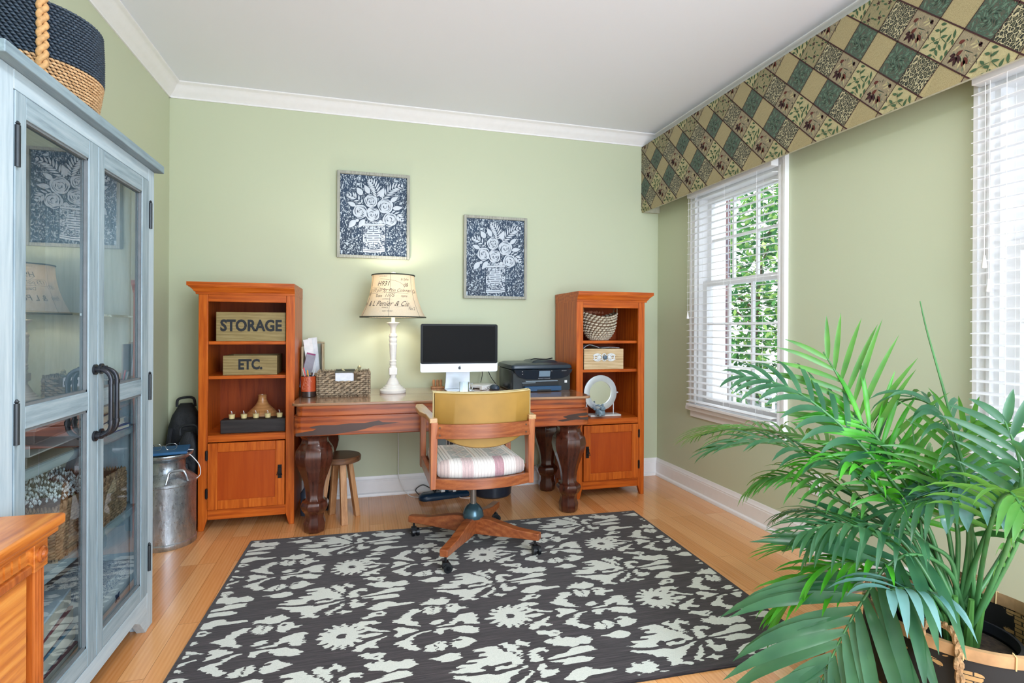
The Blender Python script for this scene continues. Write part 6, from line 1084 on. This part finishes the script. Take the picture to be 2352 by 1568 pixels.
# ------------------------------------------------------------------ relief pictures
t = NT('crackled_navy'); n = t.noise(t.coord('Object', (1, 1, 1), (0, .5, 0)), 75, 3, .6, .8); n2 = t.noise(t.coord('Object', (2.4, 1, .8), (0, .7, 0)), 60, 2, .6, .4)
c = t.mix(t.ramp(t.math('MAXIMUM', t.math('MULTIPLY', n, 1), t.math('MULTIPLY', n2, .98)), [(.575, (0, 0, 0, 1)), (.60, (1, 1, 1, 1))]), t.ramp(t.noise(t.coord(), 4), [(.3, '#16283c'), (.7, '#22405e')]), '#c3d0da'); t.col(c).p(.6).bump(n, .5, .004); PBG_ = t.m
REL = plain('relief_pale', '#ced8e2', .6, var=.03); RELD = plain('relief_groove', '#2c4058', .7)
FRM = wood('whitewashed_frame', [(.2, '#77776c'), (.5, '#a5a69a'), (.85, '#c2c2b6')], 'z', 3, .6, coat=0)
def petals():
    """list of (groove?, polygon) in 0..1 picture units, drawn back to front"""
    S = []; P = lambda x, y: ((x-100)/1015, 1-(y-135-(x-100)*.06)/1265)
    asp = 1265/1015
    def leaf(x0, y0, x1, y1, w):
        a, b = P(x0, y0), P(x1, y1)
        def lf(w_, ex):
            dx, dy = (b[0]-a[0]), (b[1]-a[1])*asp; l = math.hypot(dx, dy); ux, uy = dx/l, dy/l
            q = leafp(a[0]-ux*ex, a[1]*asp-uy*ex, b[0]+ux*ex, b[1]*asp+uy*ex, w_, 6); return [(x, y/asp) for x, y in q]
        S.append((1, lf(w+.012, .012))); S.append((0, lf(w, 0)))
    def frond(pts, n, ln, w, spread=.9):
        Q_ = spline([(x, y, 0) for x, y in pts], 6); m_ = len(Q_)
        for k in range(n):
            i = int((m_-2)*(k+.5)/n); p = Q_[i]; d = (Q_[i+1]-Q_[i]).normalized(); f = math.sin(PI*(.18+.75*(k+.5)/n))
            for s in (-1, 1): a = s*spread*(1-.35*k/n); v_ = Vector((d.x*math.cos(a)-d.y*math.sin(a), d.x*math.sin(a)+d.y*math.cos(a), 0)); leaf(p.x, p.y, p.x+v_.x*ln*f, p.y+v_.y*ln*f, w)
        leaf(Q_[-2].x, Q_[-2].y, Q_[-1].x, Q_[-1].y, w); 
    frond([(650, 500), (640, 400), (590, 290), (510, 215)], 8, 130, .013); frond([(740, 530), (820, 430), (920, 350), (1060, 310)], 9, 130, .013)
    frond([(430, 600), (350, 530), (270, 480), (190, 470)], 6, 100, .013); frond([(870, 740), (950, 780), (1010, 830), (1060, 890)], 6, 100, .013)
    for a in ((430, 470, 345, 350, .045), (540, 450, 460, 305, .04), (700, 500, 755, 350, .04), (860, 570, 980, 490, .035), (890, 680, 1050, 665, .036), (335, 640, 205, 580, .035), (330, 860, 225, 985, .045), (470, 850, 370, 985, .04), (380, 850, 320, 890, .025), (700, 860, 720, 930, .03)): leaf(*a)
    def disc(x, y, r, k=0, n=26): c_ = P(x, y); r /= 1015; S.append((k, [(c_[0]+r*math.cos(2*PI*j/n), c_[1]+r/asp*math.sin(2*PI*j/n)) for j in range(n)]))
    def arcs(x, y, r, a0, a1, w):
        c_ = P(x, y); r /= 1015; w /= 1015; o_ = [(c_[0]+r*math.cos(a0+(a1-a0)*j/10), c_[1]+r/asp*math.sin(a0+(a1-a0)*j/10)) for j in range(11)]; i_ = [(c_[0]+(r-w*math.sin(PI*j/10)-.0005)*math.cos(a0+(a1-a0)*j/10), c_[1]+(r-w*math.sin(PI*j/10)-.0005)/asp*math.sin(a0+(a1-a0)*j/10)) for j in range(10, -1, -1)]; S.append((2, o_+i_))
    for x, y, r in ((560, 560, 100), (780, 640, 118), (400, 730, 108), (850, 860, 108), (585, 770, 108)):
        disc(x, y, r+14, 1)
        for k in range(5): a = k*1.2566+x; disc(x+r*.34*math.cos(a), y+r*.34*math.sin(a), r*.70, 0)
        for rr, o_ in ((.84, x), (.66, 1.4+y), (.46, 2.6+x), (.28, .9)):
            for k in range(3): c_ = .10*math.sin(k*2.3+x); arcs(x+r*c_, y-r*c_*.7, r*rr, o_+k*2.09, o_+k*2.09+(1.5, 1.2, 1.75)[k], (9, 13, 7)[k])
    # vase
    sq = lambda x0, y0, x1, y1: [P(x0, y1), P(x1, y1), P(x1, y0), P(x0, y0)]
    S.append((1, sq(430, 925, 792, 1370))); S.append((3, sq(442, 960, 780, 1320))); S.append((0, sq(445, 925, 775, 955))); S.append((3, sq(455, 885, 750, 920)))
    for a, b in ((1318, 1336), (1344, 1366)): S.append((0, [P(440+(x_)*340/12, b+14*math.sin(PI*x_/12)) for x_ in range(13)]+[P(440+(x_)*340/12, a+14*math.sin(PI*x_/12)) for x_ in range(12, -1, -1)]))
    c_ = (600, 1122); S.append((1, [P(c_[0]+122*math.cos(t_), c_[1]+158*math.sin(t_)) for t_ in [2*PI*j/30 for j in range(30)]])); S.append((0, [P(c_[0]+108*math.cos(t_), c_[1]+146*math.sin(t_)) for t_ in [2*PI*j/30 for j in range(30)]]))
    for y in range(1010, 1250, 34):
        hw = 108*math.sqrt(max(0, 1-((y-1122)/146)**2)); g_ = 14 if (y//34) % 2 else -1
        if g_ > 0: S.append((2, sq(600-hw, y, 600-g_, y+9))); S.append((2, sq(600+g_, y, 600+hw, y+9)))
        else: S.append((2, sq(600-hw*.78, y, 600+hw*.78, y+9)))
    S.append((2, sq(596, 985, 604, 1040))); S.append((2, sq(596, 1210, 604, 1262))); S.append((2, sq(540, 1000, 548, 1020))); S.append((2, sq(652, 1000, 660, 1020)))
    return S
PET = petals()
t = NT('lace_relief'); n = t.noise(t.coord(), 110, 2, .5, 1); t.col(t.ramp(n, [(.47, '#2c4058'), (.53, '#ced8e2')])).p(.6).bump(n, .4, .003); LACE = t.m
def picture(x0, x1, z0, z1, label):
    e = thing('relief_picture', label, 'picture', ((x0+x1)/2, 0, z0), 0, 'navy and white flower relief pictures'); w = (x1-x0)/2; h = z1-z0; f = .020
    m = MB()
    for a, b, c_, d_ in ((-w, -w+f, 0, h), (w-f, w, 0, h), (-w+f, w-f, 0, f), (-w+f, w-f, h-f, h)): m.box(a, b, -.036, -.004, c_, d_)
    m.build('frame', FRM, e, .002)
    MB().box(-w+f, w-f, -.020, -.006, f, h-f).build('panel', PBG_, e)
    iw, ih = 2*(w-f), h-2*f; m = MB(); lay = 0
    for kind, P in PET:
        lay += 1; y = -.0202-.0000075*lay
        if kind == 0: y -= .0012
        if kind == 2: y -= .0042
        if kind == 3: y -= .0004
        mi = {0: 0, 1: 1, 2: 1, 3: 2}[kind]
        pts = [(-w+f+u*iw, y, f+v*ih) for u, v in P]; nn = len(pts)
        if kind in (1, 2): m.add(pts, [tuple(range(nn))], mi)
        else:
            c_ = (sum(p[0] for p in pts)/nn, y-.0022 if kind == 0 else y-.0003, sum(p[2] for p in pts)/nn)
            inner = [(p[0]*.55+c_[0]*.45, c_[1]*.85+y*.15, p[2]*.55+c_[2]*.45) for p in pts]
            back = [(p[0], -.0195, p[2]) for p in pts]
            m.add(pts+inner+[c_]+back, [(j, (j+1) % nn, nn+(j+1) % nn, nn+j) for j in range(nn)]+[(nn+j, nn+(j+1) % nn, 2*nn) for j in range(nn)]+[(j, 2*nn+1+j, 2*nn+1+(j+1) % nn, (j+1) % nn) for j in range(nn)], mi)
    m.build('flower_relief', [REL, RELD, LACE], e)
picture(1.028, 1.521, 1.667, 2.266, 'framed navy flower vase relief hanging higher, above the lamp')
picture(1.912, 2.394, 1.402, 2.012, 'framed navy flower vase relief hanging lower, right of the lamp')

# ------------------------------------------------------------------ palm in a woven basket
t = NT('palm_leaf_dark'); 
def leafmat(name, c1, c2, tc, rough=.32):
    t = NT(name); t.col(t.ramp(t.noise(t.coord(), 9, 2), [(.3, c1), (.7, c2)])).p(rough, 0, .6)
    tl = t.n('ShaderNodeBsdfTranslucent'); tl.inputs[0].default_value = L(tc); mx = t.n('ShaderNodeMixShader'); mx.inputs[0].default_value = .3; t.l(t.b.outputs[0], mx.inputs[1]); t.l(tl.outputs[0], mx.inputs[2]); t.l(mx.outputs[0], t.out.inputs[0]); return t.m
PL = [leafmat('palm_leaf_dark', '#2c5c44', '#4a7e58', '#5aa040'), leafmat('palm_leaf_mid', '#3c7c3c', '#66a84c', '#84c84c'), leafmat('palm_leaf_bright', '#329224', '#60c038', '#70d830'), leafmat('palm_leaf_blue', '#5a9090', '#88b6b4', '#5aa080', .25)]
PST = plain('palm_stem', '#4f8550', .35, var=.15, sc=12)
pe = thing('potted_palm', 'large green parlour palm with arching fronds in front of the right wall', 'plant', (2.9, -2.76, 0))
BASEP = Vector((2.9, -2.76, 0))
def inroom(p):
    return Vector((min(p.x, 3.44), p.y, max(p.z, .03)))
def frond(pts, LN, WD, dr, tone, seed, npair=None, start=.30, face=(0, 0, 1)):
    r = random.Random(seed); C_ = [Vector(p) for p in spline(pts, 8)]; n = len(C_)
    D_ = [0]
    for i in range(1, n): D_.append(D_[-1]+(C_[i]-C_[i-1]).length)
    tot = D_[-1]
    m = MB(); m.tube([tuple(c-BASEP) for c in C_], [.0065*(1-.8*i/n)+.0008 for i in range(n)], 7, mi=0)
    np_ = npair or int(tot*(1-start)/(.019+WD*.45)); 
    for k in range(np_):
        q = start+(1-start)*(k+.3)/np_; s = q*tot; i = max(j for j in range(n) if D_[j] <= s); i = min(i, n-2); f = (s-D_[i])/max(1e-6, D_[i+1]-D_[i]); p = C_[i].lerp(C_[i+1], f); T_ = (C_[i+1]-C_[i]).normalized()
        side = T_.cross(Vector(face).normalized()); 
        if side.length < .2: side = T_.cross(Vector((.6, .8, 0)))
        side.normalize(); upv = side.cross(T_).normalized(); u = (k+.5)/np_
        ln = LN*(.62+.55*math.sin(PI*(.15+.72*u)))*r.uniform(.88, 1.1)*(1-.35*max(0, u-.7)/.3); an = math.radians(62-34*u+r.uniform(-6, 6))
        for sg in (-1, 1):
            d = (T_*math.cos(an)+side*sg*math.sin(an)+upv*(.22+r.uniform(-.08, .08))).normalized(); pos = p.copy(); P = [pos.copy()]; nseg = 6; g = dr*(1+r.uniform(-.25, .35))
            for j in range(nseg): d = (d+Vector((0, 0, -g*.20*(.4+j*.22)))).normalized(); pos = pos+d*ln/nseg; P.append(pos.copy())
            wv_ = T_.lerp(Vector((0, 0, 1)), .0); V = []
            for j, c in enumerate(P):
                tt = j/nseg; w = WD*.5*(math.sin(PI*min(1, (tt*.92+.06))**.75)**.8)*(1 if j < nseg else .05); td = (P[min(j+1, nseg)]-P[max(j-1, 0)]).normalized(); b = td.cross(upv if abs(td.dot(upv)) < .95 else side).normalized(); nn = b.cross(td).normalized()
                c0 = inroom(c)-BASEP; a0, b0 = inroom(c+b*w+nn*w*.32)-BASEP, inroom(c-b*w+nn*w*.32)-BASEP
                V += [a0, c0, b0]
            F_ = [];
            for j in range(nseg): F_ += [(3*j, 3*j+1, 3*j+4, 3*j+3), (3*j+1, 3*j+2, 3*j+5, 3*j+4)]
            m.add(V, F_, 1)
    return m.build('frond', [PST, PL[tone]], pe, smooth=True, recalc=False, angle=3)
for i, (az, LN, WD, dr, tone, pts) in enumerate(FRONDS):
    st_ = {0: .45, 5: .36, 9: .5, 10: .62}.get(i, .48)
    if i == 5: LN, WD = .36, .036
    if i == 9: LN, WD = .22, .045
    if i == 0: LN, WD = .24, .017
    if i == 10: LN, WD = .15, .022
    if i in (3, 4, 6, 11, 12, 13, 15, 16, 17, 18, 19): WD *= .8
    frond(pts, LN, WD, dr, tone, i, start=st_, npair={0: 12, 1: 12, 10: 7}.get(i), face={0: (-.75, -.6, .25), 10: (-.7, -.6, .3), 5: (-.3, -.4, .85), 1: (-.25, -.3, .9), 15: (-.5, -.4, .7), 11: (-.5, -.4, .5)}.get(i, (0, 0, 1)))
r7 = random.Random(21)
for i in (1, 3, 5, 6, 10):
    az = math.radians((118, 140, 96, 170, 200, 230, 262, 285, 310, 80, 152, 330, 128)[i]); ht = (.62, .42, .55, .34, .42, .5, .6, .55, .45, .5, .5, .5, .72)[i]; rr = (.30, .45, .22, .4, .3, .3, .35, .45, .30, .3, .36, .25, .22)[i]
    b = Vector((2.9+.03*math.cos(az*3), -2.76+.03*math.sin(az*3), .29)); d = Vector((math.cos(az), math.sin(az), 0))
    pts = [b, b+d*rr*.25+Vector((0, 0, ht*.5)), b+d*rr*.55+Vector((0, 0, ht*.85)), b+d*rr*.85+Vector((0, 0, ht*.98)), b+d*rr*1.15+Vector((0, 0, ht*.92))]
    frond([tuple(inroom(p)) for p in pts], .17, .018, .8, (0, 1, 2, 0, 0, 1, 0, 0, 1, 0, 2, 0, 0)[i], 50+i, start=.55)
for P in SPEARS: MB().tube([tuple(Vector(p)-BASEP) for p in spline(P, 6)], [.006*(1-.85*i/(6*(len(P)-1)))+.0006 for i in range(6*(len(P)-1)+1)], 7).build('spear_leaf', PST, pe, smooth=True)
m = MB()
for k in range(9): a = k*.7; m.tube([(.03*math.cos(a), .03*math.sin(a), .25), (.045*math.cos(a)*1.2, .045*math.sin(a)*1.2, .42)], [.014, .007], 8)
m.build('stem_cluster', plain('stem_base', '#4a7a38', .45, var=.2, sc=14), pe, smooth=True)
MB().lathe([(.115, .02), (.135, .27), (.138, .30), (.130, .30), (.127, .272)], 36, cap=False).build('nursery_pot', plain('pot_black', '#1c2028', .4), pe, smooth=True)
t = NT('potting_soil'); n = t.noise(t.coord(), 70, 4); t.col(t.ramp(n, [(.3, '#1f1611'), (.7, '#4a382a')])).p(.95).bump(n, .8, .01)
MB().lathe([(.114, .03), (.127, .265), (.06, .275), (.0, .278)], 32).build('soil', t.m, pe, smooth=True)
e = thing('woven_planter', 'black and tan woven basket with bamboo rim and rope handles around the palm', 'planter', (2.80, -2.79, 0))
e.location = (2.87, -2.775, 0)
t = NT('black_tan_weave'); br = t.n('ShaderNodeTexBrick'); t.l(t.coord('UV', (34, 40, 1)), br.inputs['Vector']); br.inputs['Scale'].default_value = 1; br.inputs['Brick Width'].default_value = 1; br.inputs['Row Height'].default_value = .5; br.inputs['Mortar Size'].default_value = .06; br.inputs['Mortar Smooth'].default_value = .6
ck = t.noise(t.coord('UV', (9, 11, 1)), 1.3, 2); c = t.mix(t.ramp(ck, [(.52, (0, 0, 0, 1)), (.56, (1, 1, 1, 1))], 'CONSTANT'), '#14110f', t.mix(br.outputs['Fac'], '#b08a58', '#1a1512'))
t.l(c, t.b.inputs['Base Color']); t.p(.75).bump(br.outputs['Fac'], -.7, .005)
def prd(z): return .19+.045*math.sin(PI*min(1, z/.36)*.72)
uvlathe([(prd(z), z) for z in [k*.03 for k in range(12)]+[.352]], 64, 'woven_wall', t.m, e); uvlathe([(prd(z)-.006, z) for z in [.01+k*.03 for k in range(12)]], 64, 'inner_wall', t.m, e)
MB().lathe([(.188, 0), (.188, .008)], 40).build('bottom', DARK, e)
m = MB(); rr_ = prd(.36)+.002; m.loft([[(rr_*math.cos(a)*k_, rr_*math.sin(a)*k_, z) for k_, z in ((1.03, .345), (1.035, .375), (1.0, .378), (.985, .36), (.99, .342))] for a in [2*PI*j/72 for j in range(73)]], cap=False); m.build('bamboo_rim', plain('bamboo', '#b08a62', .4, var=.15, sc=20), e, smooth=True, angle=.9)
for j in range(14): a = j*2*PI/14+.2; m = MB(); m.tube([(rr_*q_*math.cos(a), rr_*q_*math.sin(a), z) for q_, z in ((1.04, .343), (1.045, .377), (.99, .381), (.975, .343))], .0016, 5); m.build('rim_tie', plain('tie_tan', '#e0c088', .6), e)
ROPE = plain('jute_rope', '#a8845c', .85, var=.3, sc=120)
for a0, nm in ((math.radians(205), 0), (math.radians(285), 1), (math.radians(25), 2)):
    m = MB(); d = Vector((math.cos(a0), math.sin(a0), 0)); n_ = Vector((-d.y, d.x, 0))
    for ph in (0, PI):
        P = spline([d*rr_*1.06+n_*-.04+Vector((0, 0, .33)), d*rr_*1.0+n_*-.035+Vector((0, 0, .395)), d*rr_*.93+n_*0+Vector((0, 0, .41)), d*rr_*1.0+n_*.035+Vector((0, 0, .395)), d*rr_*1.07+n_*.045+Vector((0, 0, .32)), d*rr_*1.10+n_*.05+Vector((0, 0, .22))], 10)
        m.tube([p+n_*.005*math.cos(i*.9+ph)+Vector((0, 0, 1))*.005*math.sin(i*.9+ph) for i, p in enumerate(P)], .0065, 6)
    for s_ in (-1, 1): m.tube([d*rr_*1.07+n_*.04*s_+Vector((0, 0, .335+.012*math.sin(k))) + d*.012*math.cos(k) for k in range(0, 13)], .006, 6)
    m.build('rope_handle', ROPE, e, smooth=True)
